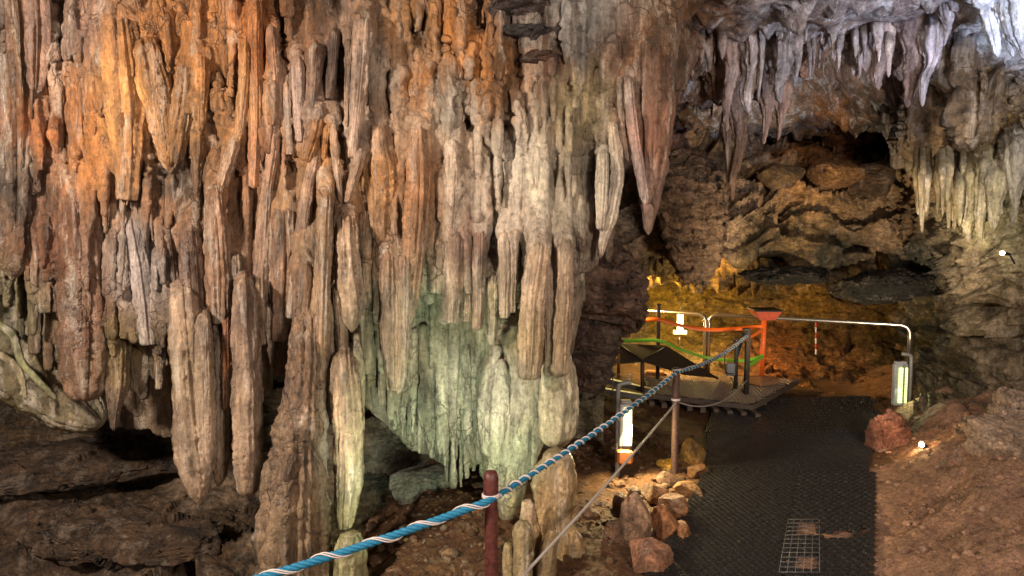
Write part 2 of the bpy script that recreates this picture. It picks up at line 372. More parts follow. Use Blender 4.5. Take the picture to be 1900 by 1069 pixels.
# traced stalactites: label, Y, tip, material, tint, (px, py, width) from root to tip
ST = [
 # label, Y, tip, mat, col, pts
 ('broad dark grey-brown stalactite filling the left edge of the curtain', 3.42, 'p', 'stal', None, [(14, -60, 70), (25, 200, 82), (26, 400, 74), (24, 480, 58), (22, 520, 22)]),
 ('grey stalactite above the orange ribs near the top left corner', 3.4, 'p', 'stal', (150, 118, 104), [(66, -70, 34), (68, 60, 42), (66, 150, 30), (64, 178, 10)]),
 ('slim orange rib left of the twin stubby orange stalactites', 3.48, 'r', 'stal', None, [(80, 175, 34), (82, 300, 36), (84, 395, 40)]),
 ('short orange finger, second of the low orange fingers from the left', 3.47, 'r', 'stal', None, [(112, 160, 26), (118, 260, 32), (122, 385, 30)]),
 ('orange finger with a black hollow in its side', 3.46, 'r', 'stal', None, [(144, 150, 34), (150, 260, 42), (162, 380, 34)]),
 ('orange stalactite with a dark wet tip beside the black hollow', 3.44, 'p', 'stal', None, [(172, 150, 26), (182, 240, 30), (188, 310, 26), (190, 350, 12)]),
 ('narrow pale-edged stalactite left of the biggest yellow-orange one', 3.42, 'p', 'stal', None, [(186, 60, 30), (194, 150, 30), (206, 268, 16)]),
 ('smooth yellow-orange stalactite, widest of the upper left, ending in a blunt cut', 3.36, 'c', 'stal', (206, 142, 80), [(222, 50, 52), (230, 150, 64), (236, 230, 56), (238, 310, 42), (236, 372, 34)]),
 ('wide yellow-orange drape under the dark horizontal crack', 3.38, 'p', 'stal', (206, 146, 88), [(272, 90, 40), (285, 150, 56), (300, 220, 44), (308, 280, 28), (312, 318, 18)]),
 ('stout orange stalactite meeting its neighbour in a V above a dark patch', 3.4, 'p', 'stal', None, [(345, 130, 30), (338, 200, 36), (330, 260, 34), (322, 316, 20)]),
 ('short orange tooth right of the V-shaped pair', 3.38, 'p', 'stal', None, [(372, 120, 36), (373, 190, 26), (372, 250, 12)]),
 ('small orange tooth hanging directly under another tooth', 3.4, 'c', 'stal', None, [(368, 256, 24), (366, 310, 22), (364, 372, 13)]),
 ('thin bright orange drape edge curving out to the left at its foot', 3.34, 'p', 'stal', (204, 146, 86), [(456, 80, 14), (452, 160, 18), (444, 240, 15), (436, 275, 14)]),
 ('pale tube slanting down left below the thin drape edge', 3.36, 'c', 'stal', (186, 162, 140), [(436, 262, 22), (424, 305, 24), (410, 345, 22), (401, 380, 16)]),
 ('rusty brown rib with a squared-off foot at the lower left', 3.5, 'c', 'stal', None, [(84, 380, 44), (88, 480, 50), (90, 580, 34)]),
 ('thick rough rust-brown stalactite at the lower left', 3.46, 'r', 'flow', (124, 84, 62), [(150, 370, 70), (158, 480, 86), (160, 600, 80), (158, 700, 66), (160, 745, 50)]),
 ('long brown stalactite beside the thick rusty one', 3.5, 'p', 'stal', None, [(216, 380, 26), (222, 480, 30), (221, 600, 34), (220, 700, 36), (213, 760, 20), (211, 800, 7)]),
 ('pale bluish-white stalactite on the lower left', 3.42, 'c', 'pale', (184, 166, 158), [(246, 420, 24), (260, 500, 30), (270, 580, 30), (276, 640, 26)]),
 ('thin pale cut-off tube low on the left', 3.46, 'c', 'pale', (176, 148, 124), [(297, 580, 15), (297, 650, 16), (296, 722, 14)]),
 ('tan stalactite just left of the rusty stub', 3.44, 'r', 'stal', None, [(308, 410, 28), (318, 500, 34), (325, 600, 30)]),
 ('rusty brown stub ending flat above the pair of long stalactites', 3.3, 'c', 'flow', (128, 88, 70), [(352, 440, 34), (358, 540, 42), (358, 600, 38), (357, 650, 30)]),
 ('big long tan stalactite reaching lowest on the left, with a nippled tip', 3.22, 'p', 'pale', (172, 142, 114), [(338, 560, 44), (346, 660, 52), (354, 760, 58), (364, 850, 64), (370, 900, 44), (371, 936, 18)]),
 ('slim tan stalactite fused to the right side of the lowest one', 3.19, 'p', 'pale', (176, 148, 124), [(378, 600, 26), (380, 700, 34), (382, 800, 34), (380, 870, 22), (377, 905, 8)]),
 ('narrow brown stalactite between the two biggest low ones', 3.32, 'p', 'stal', (138, 106, 82), [(404, 630, 28), (408, 740, 28), (409, 840, 26), (407, 903, 12)]),
 ('bright orange sliver of stalactite between the two biggest low ones', 3.27, 'p', 'stal', (206, 112, 50), [(420, 600, 14), (420, 680, 18), (417, 762, 9)]),
 ('tan cut stalactite above the bright orange sliver', 3.3, 'c', 'stal', (168, 126, 98), [(400, 370, 30), (404, 460, 44), (406, 540, 42), (407, 600, 34)]),
 ('grey knob hanging right of the tan cut stalactite', 3.34, 'r', 'stal', (140, 124, 104), [(437, 480, 22), (438, 560, 20), (438, 600, 18)]),
 ('thick round-ended stalactite with a dark upper half and pale tip', 3.2, 'r', 'pale', (160, 130, 106), [(452, 540, 34), (456, 640, 42), (458, 740, 46), (459, 840, 52), (459, 920, 40)]),
 ('short cut stub beside the dark upper half of the round-ended stalactite', 3.26, 'c', 'stal', (160, 126, 92), [(478, 540, 24), (478, 600, 27), (477, 640, 26)]),
 ('long straight orange stalactite from the top of the curtain', 3.36, 'r', 'stal', None, [(474, -60, 26), (473, 100, 24), (474, 220, 22), (471, 350, 14)]),
 ('long wavy grey stalactite running from the orange wall down to mid height', 3.38, 'c', 'stal', (176, 142, 122), [(503, 60, 18), (510, 160, 24), (508, 260, 21), (496, 350, 20), (489, 450, 26), (480, 560, 28)]),
 ('thin short orange tube left of the grey cut one', 3.4, 'c', 'stal', None, [(533, 160, 14), (535, 230, 16), (537, 288, 13)]),
 ('grey cut stalactite under the dark overhang', 3.36, 'c', 'pale', (176, 148, 134), [(554, 120, 20), (556, 200, 20), (558, 264, 14)]),
 ('dark brown cut stub right of the grey cut stalactite', 3.35, 'c', 'stal', (130, 98, 80), [(586, 90, 22), (582, 150, 25), (577, 217, 18)]),
 ('nearly black narrow stalactite under the dark overhang', 3.37, 'c', 'stal', (92, 76, 68), [(619, 66, 16), (615, 130, 16), (611, 184, 12)]),
 ('pink narrow stalactite at the top centre-left', 3.36, 'p', 'stal', (180, 134, 114), [(650, -60, 18), (652, 30, 15), (656, 85, 7)]),
 ('long pale cylindrical stalactite with a dark broken end', 3.28, 'c', 'pale', (178, 146, 126), [(674, 56, 34), (668, 130, 30), (662, 210, 24), (654, 294, 18)]),
 ('sharp two-tone spike left of the long pale cylinder', 3.34, 'p', 'stal', (186, 142, 108), [(650, 80, 14), (646, 150, 13), (643, 236, 6)]),
 ('stubby orange tube with an open broken foot', 3.32, 'c', 'stal', (200, 132, 70), [(584, 230, 28), (576, 265, 24), (567, 300, 17)]),
 ('little orange spike between the stubby tube and the pale V', 3.34, 'p', 'stal', (200, 134, 74), [(606, 236, 14), (603, 270, 11), (600, 301, 4)]),
 ('long grey stalactite slanting from the stubby tube down to the left', 3.36, 'c', 'pale', (170, 142, 126), [(586, 290, 20), (572, 350, 22), (560, 440, 22), (548, 530, 24), (540, 590, 22)]),
 ('broad brown stalactite with a slanted cut foot', 3.4, 'c', 'stal', (152, 116, 92), [(526, 400, 40), (526, 500, 46), (522, 580, 42), (519, 632, 34)]),
 ('short brown stub peeping out below the slanted cut foot', 3.5, 'c', 'stal', (140, 104, 78), [(518, 560, 24), (518, 662, 22)]),
 ('left arm of the pale V of two spikes', 3.32, 'p', 'pale', (180, 156, 140), [(618, 240, 12), (625, 310, 14), (633, 378, 6)]),
 ('right arm of the pale V of two spikes', 3.3, 'c', 'pale', (178, 148, 126), [(668, 285, 20), (656, 335, 18), (644, 376, 12)]),
 ('broad tan slab of stalactite with an angled lower edge', 3.28, 'p', 'pale', (174, 144, 114), [(642, 425, 36), (645, 500, 48), (650, 560, 46), (654, 618, 18)]),
 ('narrow tan rib right of the broad slab', 3.4, 'r', 'stal', None, [(676, 400, 20), (679, 470, 22), (682, 545, 18)]),
 ('long tan rib whose pale right edge runs down to the column', 3.22, 'r', 'stal', (170, 132, 96), [(604, 380, 22), (598, 500, 28), (594, 640, 32), (590, 790, 36)]),
 ('dark brown rib running down into the top of the column', 3.26, 'r', 'flow', (116, 86, 68), [(566, 500, 30), (560, 620, 40), (552, 740, 42), (546, 840, 40)]),
 ('left prong above the stalactite with the green tip', 3.3, 'p', 'stal', None, [(612, 560, 16), (614, 640, 16), (620, 700, 14)]),
 ('right prong above the stalactite with the green tip', 3.28, 'p', 'stal', (158, 130, 104), [(626, 540, 16), (634, 610, 20), (640, 700, 22)]),
 ('fat stalactite right of the column with a glistening green tip', 3.18, 'r', 'pale', (164, 138, 106), [(640, 680, 44), (645, 760, 56), (647, 860, 52), (642, 930, 42), (638, 985, 26)]),
 ('slim rib along the right side of the fat green-tipped stalactite', 3.24, 'p', 'stal', (150, 140, 104), [(664, 640, 14), (668, 740, 18), (664, 860, 14), (660, 920, 6)]),
 ('wide orange-tan drape narrowing to a long blunt tail', 3.4, 'c', 'stal', (184, 130, 80), [(700, 240, 34), (706, 330, 58), (708, 400, 44), (712, 480, 26), (714, 545, 22)]),
 ('left one of two fused brown stalactites above the green hollow', 3.36, 'c', 'stal', (154, 118, 92), [(724, 480, 34), (726, 580, 38), (728, 660, 32), (730, 724, 20)]),
 ('right one of two fused brown stalactites above the green hollow', 3.35, 'p', 'stal', (146, 110, 86), [(752, 480, 26), (750, 580, 28), (746, 660, 22), (739, 732, 12)]),
 ('smooth orange-brown stalactite at the centre of the curtain', 3.36, 'r', 'stal', (176, 122, 82), [(776, 250, 38), (776, 350, 42), (770, 450, 40), (762, 550, 30), (757, 600, 14)]),
 ('narrow orange rib right of the smooth central stalactite', 3.42, 'p', 'stal', None, [(802, 270, 18), (800, 380, 20), (794, 480, 12)]),
 ('white-topped stalactite with a ragged crown', 3.38, 'c', 'pale', (192, 170, 148), [(836, 268, 22), (838, 340, 26), (834, 430, 20)]),
 ('left brown stalactite of the row cut level above the green wall', 3.38, 'c', 'stal', (150, 118, 98), [(846, 440, 30), (842, 520, 34), (836, 598, 30)]),
 ('slim stalactite, second of the row cut level above the green wall', 3.4, 'c', 'stal', (166, 138, 112), [(868, 430, 18), (866, 520, 18), (863, 597, 13)]),
 ('brown stalactite, third of the row above the green wall, a little longer', 3.38, 'c', 'stal', (148, 114, 94), [(890, 440, 22), (888, 530, 24), (886, 611, 18)]),
 ('greenish stalactite, longest of the row above the green wall', 3.42, 'r', 'stal', (150, 140, 104), [(914, 520, 24), (913, 580, 22), (912, 641, 14)]),
 ('pale stalactite, fifth of the row above the green wall', 3.36, 'c', 'pale', (180, 154, 128), [(936, 440, 18), (936, 520, 20), (935, 590, 16)]),
 ('pale stalactite, last and shortest of the row above the green wall', 3.37, 'c', 'pale', (182, 156, 130), [(952, 430, 16), (952, 510, 17), (951, 580, 14)]),
 ('broad glistening tan stalactite with a wide flat cut foot', 3.26, 'c', 'pale', (184, 150, 112), [(1000, 470, 34), (990, 540, 40), (984, 620, 42), (980, 702, 38)]),
 ('grey-brown rib between the broad flat-footed stalactite and the bulb', 3.34, 'r', 'stal', (158, 134, 116), [(1016, 500, 22), (1018, 600, 22), (1018, 700, 18)]),
 ('rough tan stalactite running down into the swollen bulb', 3.28, 'r', 'stal', (170, 134, 100), [(1048, 460, 28), (1046, 560, 30), (1040, 700, 34)]),
 ('smooth white straw standing out from the pale drapes', 3.42, 'c', 'pale', (200, 184, 160), [(996, 275, 14), (996, 350, 14), (994, 420, 13)]),
 ('brown hollow-sided stalactite above the white straw', 3.44, 'p', 'stal', (160, 112, 74), [(1010, 140, 22), (1004, 200, 16), (998, 280, 10)]),
 ('knobbly pale stalactite at the curtain edge, shorter of two', 3.4, 'r', 'pale', (186, 170, 148), [(1118, 290, 20), (1116, 360, 22), (1113, 428, 12)]),
 ('long crooked pale stalactite at the curtain edge, tapering to the left', 3.44, 'p', 'pale', (184, 166, 142), [(1136, 240, 16), (1144, 320, 26), (1134, 390, 24), (1120, 440, 18), (1113, 480, 8)]),
 ('massive brown cone with pale edges hanging at the right end of the curtain', 3.56, 'p', 'flow', (146, 108, 86), [(1208, 120, 76), (1210, 200, 78), (1209, 290, 60), (1205, 370, 36), (1203, 436, 12)]),
 ('thin pale ridge down the left flank of the massive brown cone', 3.46, 'p', 'pale', (170, 150, 144), [(1166, 150, 16), (1172, 220, 18), (1186, 310, 16), (1198, 380, 12)]),
 ('curved pale rib left of the massive brown cone', 3.5, 'p', 'pale', (168, 148, 132), [(1152, 150, 14), (1154, 240, 12), (1166, 300, 8)]),
]
# ------------------------------------------------------------------ 1. flowstone curtain (left and centre)
R = random.Random(11)
def ip(x, pts):
    a = np.array(pts, float); return np.interp(x, a[:, 0], a[:, 1])
S1 = SDF((-3.7, 3.05, .05), (1.45, 4.85, 3.25), .0115)
X = S1.ax[0][:, None, None]; Yg = S1.ax[1][None, :, None]; Zg = S1.ax[2][None, None, :]
def slab(Yw, pxlow, pmin, pmax, k=.08, seed=0, amp=.1, yback=9):
    # wall body: front face at Yw, lower rim following a curve
    xs, zs = np.meshgrid(S1.ax[0], S1.ax[2], indexing='ij'); pts = np.stack([xs.ravel(), 0*xs.ravel(), zs.ravel()], -1)
    nz = fbm(pts, 4, (1.6, 1, .8), seed).reshape(xs.shape)*amp + fbm(pts, 3, (6, 1, 1.2), seed+5).reshape(xs.shape)*.035
    pxs = CX+xs/Yw*F
    low = ip(pxs.ravel(), pxlow).reshape(xs.shape); zl = CAMZ-(low-HZ)/F*Yw + fbm(pts, 2, (5, 1, 0), seed+2).reshape(xs.shape)*.05
    ft = (Yw+nz)[:, None, :]-Yg
    d = np.maximum(ft, (zl[:, None, :]-Zg)*.8+ (Yg-Yw)*0.0)
    d = np.maximum(d, (pmin-pxs)[:, None, :]/F*Yw); d = np.maximum(d, (pxs-pmax)[:, None, :]/F*Yw)
    S1.smin((slice(None),)*3, d.astype(np.float32), k)
LOW = [(-400, 520), (0, 480), (60, 560), (130, 640), (300, 610), (420, 590), (600, 620), (700, 570), (770, 480), (930, 480), (1000, 540), (1060, 520), (1105, 430), (1130, 300), (1170, 215), (1240, 130)]
slab(3.59, LOW, -500, 1236, seed=1)
slab(4.2, [(-400, 640), (0, 690), (100, 750), (200, 795), (330, 825), (450, 690), (560, 700), (680, 760), (760, 840), (860, 880), (960, 850), (1050, 700), (1080, 560)], -500, 1085, seed=20, amp=.12)
def rib(px, y0, y1, w0, w1, Y, k=.03, lean=0):
    a = P(px, y0, Y+.04); b = P(px+lean, y1, Y)
    m = P(px+lean*.4, (y0+y1)/2, Y)
    s = Y/F/2
    S1.cone(a, m, w0*s, (w0*.85)*s, k); S1.cone(m, b, (w0*.85)*s, w1*s, k)
x = -60
while x < 1070:
    yl = ip(x, LOW)+30
    for band in range(4):
        xx = x+R.uniform(-12, 12)
        if band == 0: y0, y1, Y = R.uniform(-90, 60), R.uniform(120, 300), R.uniform(3.44, 3.54)
        elif band == 1: y0, y1, Y = R.uniform(80, 200), R.uniform(300, 460), R.uniform(3.46, 3.56)
        elif band == 2: y0, y1, Y = R.uniform(230, 380), R.uniform(430, 600), R.uniform(3.48, 3.6)
        else: y0, y1, Y = R.uniform(350, 450), yl+R.uniform(-40, 90), R.uniform(3.52, 3.68)
        if y1 > yl+90: y1 = yl+R.uniform(0, 80)
        w0 = R.choice([R.uniform(9, 18), R.uniform(16, 46)]); w1 = w0*R.uniform(.25, .8)
        if 640 < x < 960 and band < 2 : w0 *= .6; w1 *= .6; y1 = y0+R.uniform(60, 150)
        rib(xx, y0, y1, w0, w1, Y, .022, R.uniform(-10, 10))
    x += R.uniform(9, 15)
for k in range(560):
    px = R.uniform(-20, 1075); y0 = R.uniform(-60, 470); yl = ip(px, LOW); y1 = min(y0+R.uniform(50, 230), yl+60)
    if y1-y0 < 30: continue
    rib(px, y0, y1, R.uniform(8, 19), R.uniform(4, 9), R.uniform(3.36, 3.46) if R.random() < .5 else R.uniform(3.42, 3.5), .018, R.uniform(-9, 9))
for k in range(60):
    px = R.choice([R.uniform(180, 330), R.uniform(480, 720), R.uniform(480, 720)]); y0 = R.uniform(430, 560); rib(px, y0, y0+R.uniform(80, 180), R.uniform(12, 28), R.uniform(5, 14), R.uniform(3.4, 3.6), .02, R.uniform(-6, 6))
# gnarled upper middle: small draped teeth
for k in range(230):
    px = R.uniform(640, 1060); y0 = R.uniform(60, 420); L_ = R.uniform(25, 80); rib(px, y0, y0+L_, R.uniform(9, 22), R.uniform(3, 8), R.uniform(3.44, 3.54), .012, R.uniform(-8, 8))
# white drapes
for k in range(46):
    px = R.uniform(815, 1015); y0 = R.uniform(240, 300); rib(px, y0, R.uniform(360, 470), R.uniform(10, 22), R.uniform(5, 12), R.uniform(3.38, 3.48), .014, R.uniform(-6, 6))
# green lower teeth
for k in range(150):
    px = R.uniform(685, 1010); y0 = R.uniform(470, 660)
    yb = ip(px, [(680, 700), (740, 790), (800, 850), (880, 900), (960, 890), (1010, 700)])
    y1 = min(y0+R.uniform(110, 300), yb+R.uniform(-20, 10)); rib(px, y0, y1, R.uniform(10, 22), R.uniform(3, 8), R.uniform(3.8, 4.0), .016, R.uniform(-14, 6))
for k in range(26):
    px = 830+k*6+R.uniform(-5, 5); rib(px, R.uniform(520, 640), R.uniform(840, 905), R.uniform(12, 22), R.uniform(3, 7), R.uniform(3.86, 3.98), .018, R.uniform(-16, 0))
# pale tall fluted pillar right of centre
for (px, y0, y1, w0, w1, Y) in [(1085, 60, 480, 62, 44, 3.62), (1062, 180, 500, 40, 22, 3.58), (1100, 20, 300, 46, 34, 3.62), (1040, 330, 560, 40, 18, 3.62), (1085, 330, 500, 40, 10, 3.55), (1070, 0, 120, 80, 60, 3.65), (1160, 60, 210, 90, 40, 3.8), (1200, 20, 190, 100, 50, 3.9), (1130, 120, 300, 60, 20, 3.75), (1255, 70, 150, 50, 30, 3.95)]:
    rib(px, y0, y1, w0, w1, Y, .04)
for k in range(30):
    px = R.uniform(1030, 1130); y0 = R.uniform(150, 400); rib(px, y0, y0+R.uniform(60, 150), R.uniform(9, 20), R.uniform(2, 8), R.uniform(3.5, 3.58), .014, R.uniform(-8, 4))
# lower right flow sheet that narrows to a point by the red post
for (px, y0, y1, w0, w1, Y, ln) in [(975, 640, 800, 110, 70, 3.78, -5), (960, 780, 900, 80, 44, 3.7, -12), (950, 860, 965, 46, 12, 3.62, -10), (1000, 700, 800, 60, 40, 3.7, -15), (930, 690, 830, 70, 40, 3.78, -15)]:
    rib(px, y0, y1, w0, w1, Y, .05, ln)
for k in range(14):
    px = R.uniform(915, 1010); y0 = R.uniform(640, 740); rib(px, y0, y0+R.uniform(120, 190), R.uniform(10, 20), 5, R.uniform(3.6, 3.68), .03, -16)
for lb, Y, tip, mat, c, pts in ST:
    if Y < 3.3 and pts[0][1] > 520: continue
    Lp = pts[-1][1]-pts[0][1]; a = pts[0]; m = min(max(.3*Lp, 30), 90); q = pts[1]
    xm = np.interp(a[1]+m, [p_[1] for p_ in pts], [p_[0] for p_ in pts]); wm = np.interp(a[1]+m, [p_[1] for p_ in pts], [p_[2] for p_ in pts])
    s_ = Y/F/2
    S1.cone(P(a[0], a[1]-95, Y+.2), P(a[0], a[1]-10, Y+.04), a[2]*1.5*s_, a[2]*1.12*s_, .05)
    S1.cone(P(a[0], a[1]-10, Y+.04), P(xm, a[1]+m, Y+.03), a[2]*1.12*s_, wm*.8*s_, .03)
for k in range(26):
    px = R.uniform(1105, 1236); y0 = R.uniform(40, 130); rib(px, y0, y0+R.uniform(60, 140), R.uniform(16, 40), R.uniform(4, 12), R.uniform(3.55, 3.66), .02, R.uniform(-8, 8))
V, Q = S1.mesh(); del S1, X
N_ = vnormals(V, Q)
d = .016*fbm(V, 5, (9, 9, 3.5), 1)+.008*fbm(V, 3, (34, 34, 20), 4, ridged=True)+.016*fbm(V, 3, (15, 15, 2.2), 14, ridged=True)*np.clip(.6+fbm(V, 2, (2, 2, 2), 15)*2, 0, 1.4)-.012*np.maximum(0, fbm(V, 3, (14, 14, 9), 8)-.1)
px, py = proj(V); gn = np.exp(-((px-800)/170)**2-((py-130)/120)**2)
d = d+gn*.035*fbm(V, 4, (12, 12, 9), 31, ridged=True)
d = d-.02*np.clip(1-np.abs(fbm(V, 3, (2, 2, 5), 44))*22, 0, 1)*(py < 330)
V = V+N_*d[:, None]; print('curtain', len(V))
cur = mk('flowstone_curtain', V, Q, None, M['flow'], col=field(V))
tag(cur, 'huge fluted orange, tan and green-lit flowstone curtain filling the left and middle of the cave', 'flowstone')

# ------------------------------------------------------------------ 2. single stalactites
def stal(name, label, cat, pts, Y, tip='p', mat='stal', col=None, group=None, seg=60, lob=.165, nz=1.0, root=True, step=.011, seed=None):
    """pts: (px, py, width px) from the root down; a closed fluted tapering body"""
    sd = seed if seed is not None else (pts[0][0]*.37+pts[-1][1]*.11) % 50
    c = [list(P(p[0], p[1], (p[3] if len(p) > 3 else Y)))+[p[2]*(p[3] if len(p) > 3 else Y)/F/2] for p in pts]
    if root:
        p = pts[0]; yy = (p[3] if len(p) > 3 else Y)
        c = [list(P(p[0], p[1]-34, yy+.26))+[p[2]*.85*yy/F/2]]+c
    c = np.array(c); L_ = np.linalg.norm(np.diff(c[:, :3], axis=0), axis=1).sum(); n = max(10, int(L_/step))
    c[:, 3] *= .94; s = spline(c, n); s[:, 3] = np.maximum(s[:, 3], .0015); ctr, r = s[:, :3], s[:, 3].copy()
    arc = np.concatenate([[0], np.cumsum(np.linalg.norm(np.diff(ctr, axis=0), axis=1))]); rem = arc[-1]-arc
    if tip == 'r': re = r[-1]*1.1; m = rem < re; r[m] *= np.sqrt(np.maximum(1-(1-rem[m]/re)**2, .002))
    elif tip == 'p': re = max(r[-1]*2.2, .02); m = rem < re; r[m] *= np.maximum(rem[m]/re, .03)**.6
    else: m = rem < .012; r[m] *= .86+.14*np.sqrt(rem[m]/.012)
    t, Nn, B = frames(ctr); a = np.arange(seg)/seg*2*math.pi
    dirs = Nn[:, None]*np.cos(a)[None, :, None]+B[:, None]*np.sin(a)[None, :, None]
    q = np.stack([np.cos(a)[None]*1.3+0*arc[:, None], np.sin(a)[None]*1.3+0*arc[:, None], arc[:, None]*1.6+0*a[None]], -1).reshape(-1, 3)
    q2 = q*np.array([2.6, 2.6, .32])
    f = 1+lob*2.2*fbm(q, 3, off=sd).reshape(n, seg)+lob*2.1*fbm(q2, 2, off=sd+7, ridged=True).reshape(n, seg)-lob*1.2+lob*1.1*fbm(q*np.array([6.5, 6.5, .5]), 2, off=sd+13, ridged=True).reshape(n, seg)
    f = f*(1+.16*np.repeat(fbm(np.stack([0*arc, 0*arc, arc*7], -1), 3, off=sd+2)[:, None], seg, 1)*nz)
    V = (ctr[:, None]+dirs*(r[:, None]*f)[:, :, None]).reshape(-1, 3)
    rr = np.repeat(r, seg)
    wob = fbm(V, 3, (13, 13, 9), sd)*.22*rr*nz+.006*nz*fbm(V, 3, (40, 40, 34), sd)*np.minimum(rr/.02, 1)-.10*rr*nz*np.clip(1-np.abs(np.sin(V[:, 2]*70+fbm(V, 2, (9, 9, 2), sd)*6))*2.2, 0, 1)*(fbm(V, 2, (4, 4, 4), sd+3) > 0)
    V = V+dirs.reshape(-1, 3)*wob[:, None]
    i = np.arange(n-1)[:, None]*seg; k = np.arange(seg)[None]; k2 = (k+1) % seg
    Q = np.stack([i+k, i+k2, i+seg+k2, i+seg+k], -1).reshape(-1, 4)
    end = V[(n-1)*seg:].mean(0)+(np.array([0, 0, .006]) if tip == 'c' else 0)
    V = np.vstack([V, V[:seg].mean(0), end]); cc = n*seg
    T = [(cc, (x_+1) % seg, x_) for x_ in range(seg)]+[(cc+1, (n-1)*seg+x_, (n-1)*seg+(x_+1) % seg) for x_ in range(seg)]
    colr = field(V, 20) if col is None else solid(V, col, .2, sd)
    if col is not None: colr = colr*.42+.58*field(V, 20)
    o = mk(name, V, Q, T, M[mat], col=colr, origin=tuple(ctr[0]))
    return tag(o, label, cat, group)
G1 = 'stalactites of the big curtain'
for lb, Y, tip, mat, c, pts in ST:
    stal('stalactite', lb, 'stalactite', pts, Y, tip, mat, c, G1)
# things that stand on or close to the floor
stal('column', 'thick lumpy brown column rising from the floor left of the green-lit hollow', 'column', [(574, 430, 40, 3.5), (572, 520, 50, 3.38), (570, 610, 56, 3.24), (566, 700, 66, 3.16), (560, 770, 84, 3.12), (554, 820, 100), (552, 880, 108), (548, 960, 118), (545, 1060, 132), (540, 1180, 150)], 3.1, 'c', 'flow', (148, 116, 88), lob=.14, nz=1.3, root=True, seg=72, step=.012)
stal('stalagmite', 'wet green-yellow stump below the green-tipped stalactite', 'stalagmite', [(648, 990, 40), (646, 1020, 62), (645, 1080, 76), (645, 1180, 90)], 3.12, 'c', 'pale', (152, 142, 104), 'stalagmites by the rope', lob=.1, root=False, seg=48)
stal('stalactite', 'swollen tan bulb hanging at the lower right corner of the curtain', 'stalactite', [(1035, 640, 34), (1036, 690, 60), (1037, 750, 76), (1032, 800, 66), (1028, 832, 38)], 3.45, 'r', 'pale', (178, 158, 124), G1, lob=.08, root=False, seg=56)
stal('stalagmite', 'tall smooth rounded stalagmite, biggest of the cluster by the blue rope', 'stalagmite', [(1022, 836, 30), (1030, 860, 74), (1030, 910, 84), (1026, 960, 74), (1030, 1010, 96), (1035, 1080, 110)], 3.35, 'c', 'pale', (172, 138, 92), 'stalagmites by the rope', lob=.06, root=False, seg=60)
stal('stalagmite', 'knobbly pinkish stalagmite in the middle of the cluster', 'stalagmite', [(978, 928, 16), (980, 945, 30), (984, 990, 38), (990, 1060, 46), (995, 1110, 50)], 3.15, 'c', 'stal', (176, 134, 96), 'stalagmites by the rope', lob=.14, nz=1.4, root=False, seg=40)
stal('stalagmite', 'green-yellow round-topped stalagmite next to the red post', 'stalagmite', [(970, 968, 18), (970, 982, 34), (970, 1030, 38), (970, 1130, 40)], 3.0, 'c', 'pale', (150, 136, 98), 'stalagmites by the rope', lob=.06, root=False, seg=40)
stal('stalagmite', 'grey-capped short stalagmite at the right of the cluster', 'stalagmite', [(1024, 984, 14), (1024, 996, 30), (1016, 1030, 38), (1008, 1100, 44)], 3.05, 'c', 'stal', (130, 104, 76), 'stalagmites by the rope', lob=.08, root=False, seg=40)
stal('stalagmite', 'small low knob right behind the red post', 'stalagmite', [(945, 1008, 10), (944, 1022, 22), (944, 1110, 26)], 3.05, 'c', 'pale', (160, 140, 96), 'stalagmites by the rope', lob=.08, root=False, seg=36)
stal('stalagmite', 'bulging foot of rock right of the tallest stalagmite', 'stalagmite', [(1060, 985, 16), (1062, 1005, 44), (1060, 1040, 52), (1058, 1090, 50)], 3.3, 'c', 'stal', (170, 130, 86), 'stalagmites by the rope', lob=.1, root=False, seg=40)

stal('calcite_rim', 'pale green-yellow curved rim sweeping down the flowstone bulge at the left edge', 'calcite rim', [(-30, 590, 12), (20, 618, 14), (40, 670, 13), (70, 705, 12), (106, 742, 8)], 3.62, 'p', 'pale', (170, 176, 124), 'calcite rims on the left bulge', root=False, seg=20)
stal('calcite_rim', 'lower pale curved rim splitting downward on the left bulge', 'calcite rim', [(-30, 640, 12), (15, 668, 12), (38, 695, 12), (48, 742, 7)], 3.6, 'p', 'pale', (176, 164, 126), 'calcite rims on the left bulge', root=False, seg=20)
stal('flowstone_bulge', 'smooth grey-green flowstone bulge at the left edge under the dark stalactite', 'flowstone', [(10, 470, 60), (20, 560, 150), (50, 650, 170), (110, 730, 120), (190, 790, 50)], 3.98, 'r', 'pale', (128, 122, 88), None, root=False, seg=80, lob=.08)
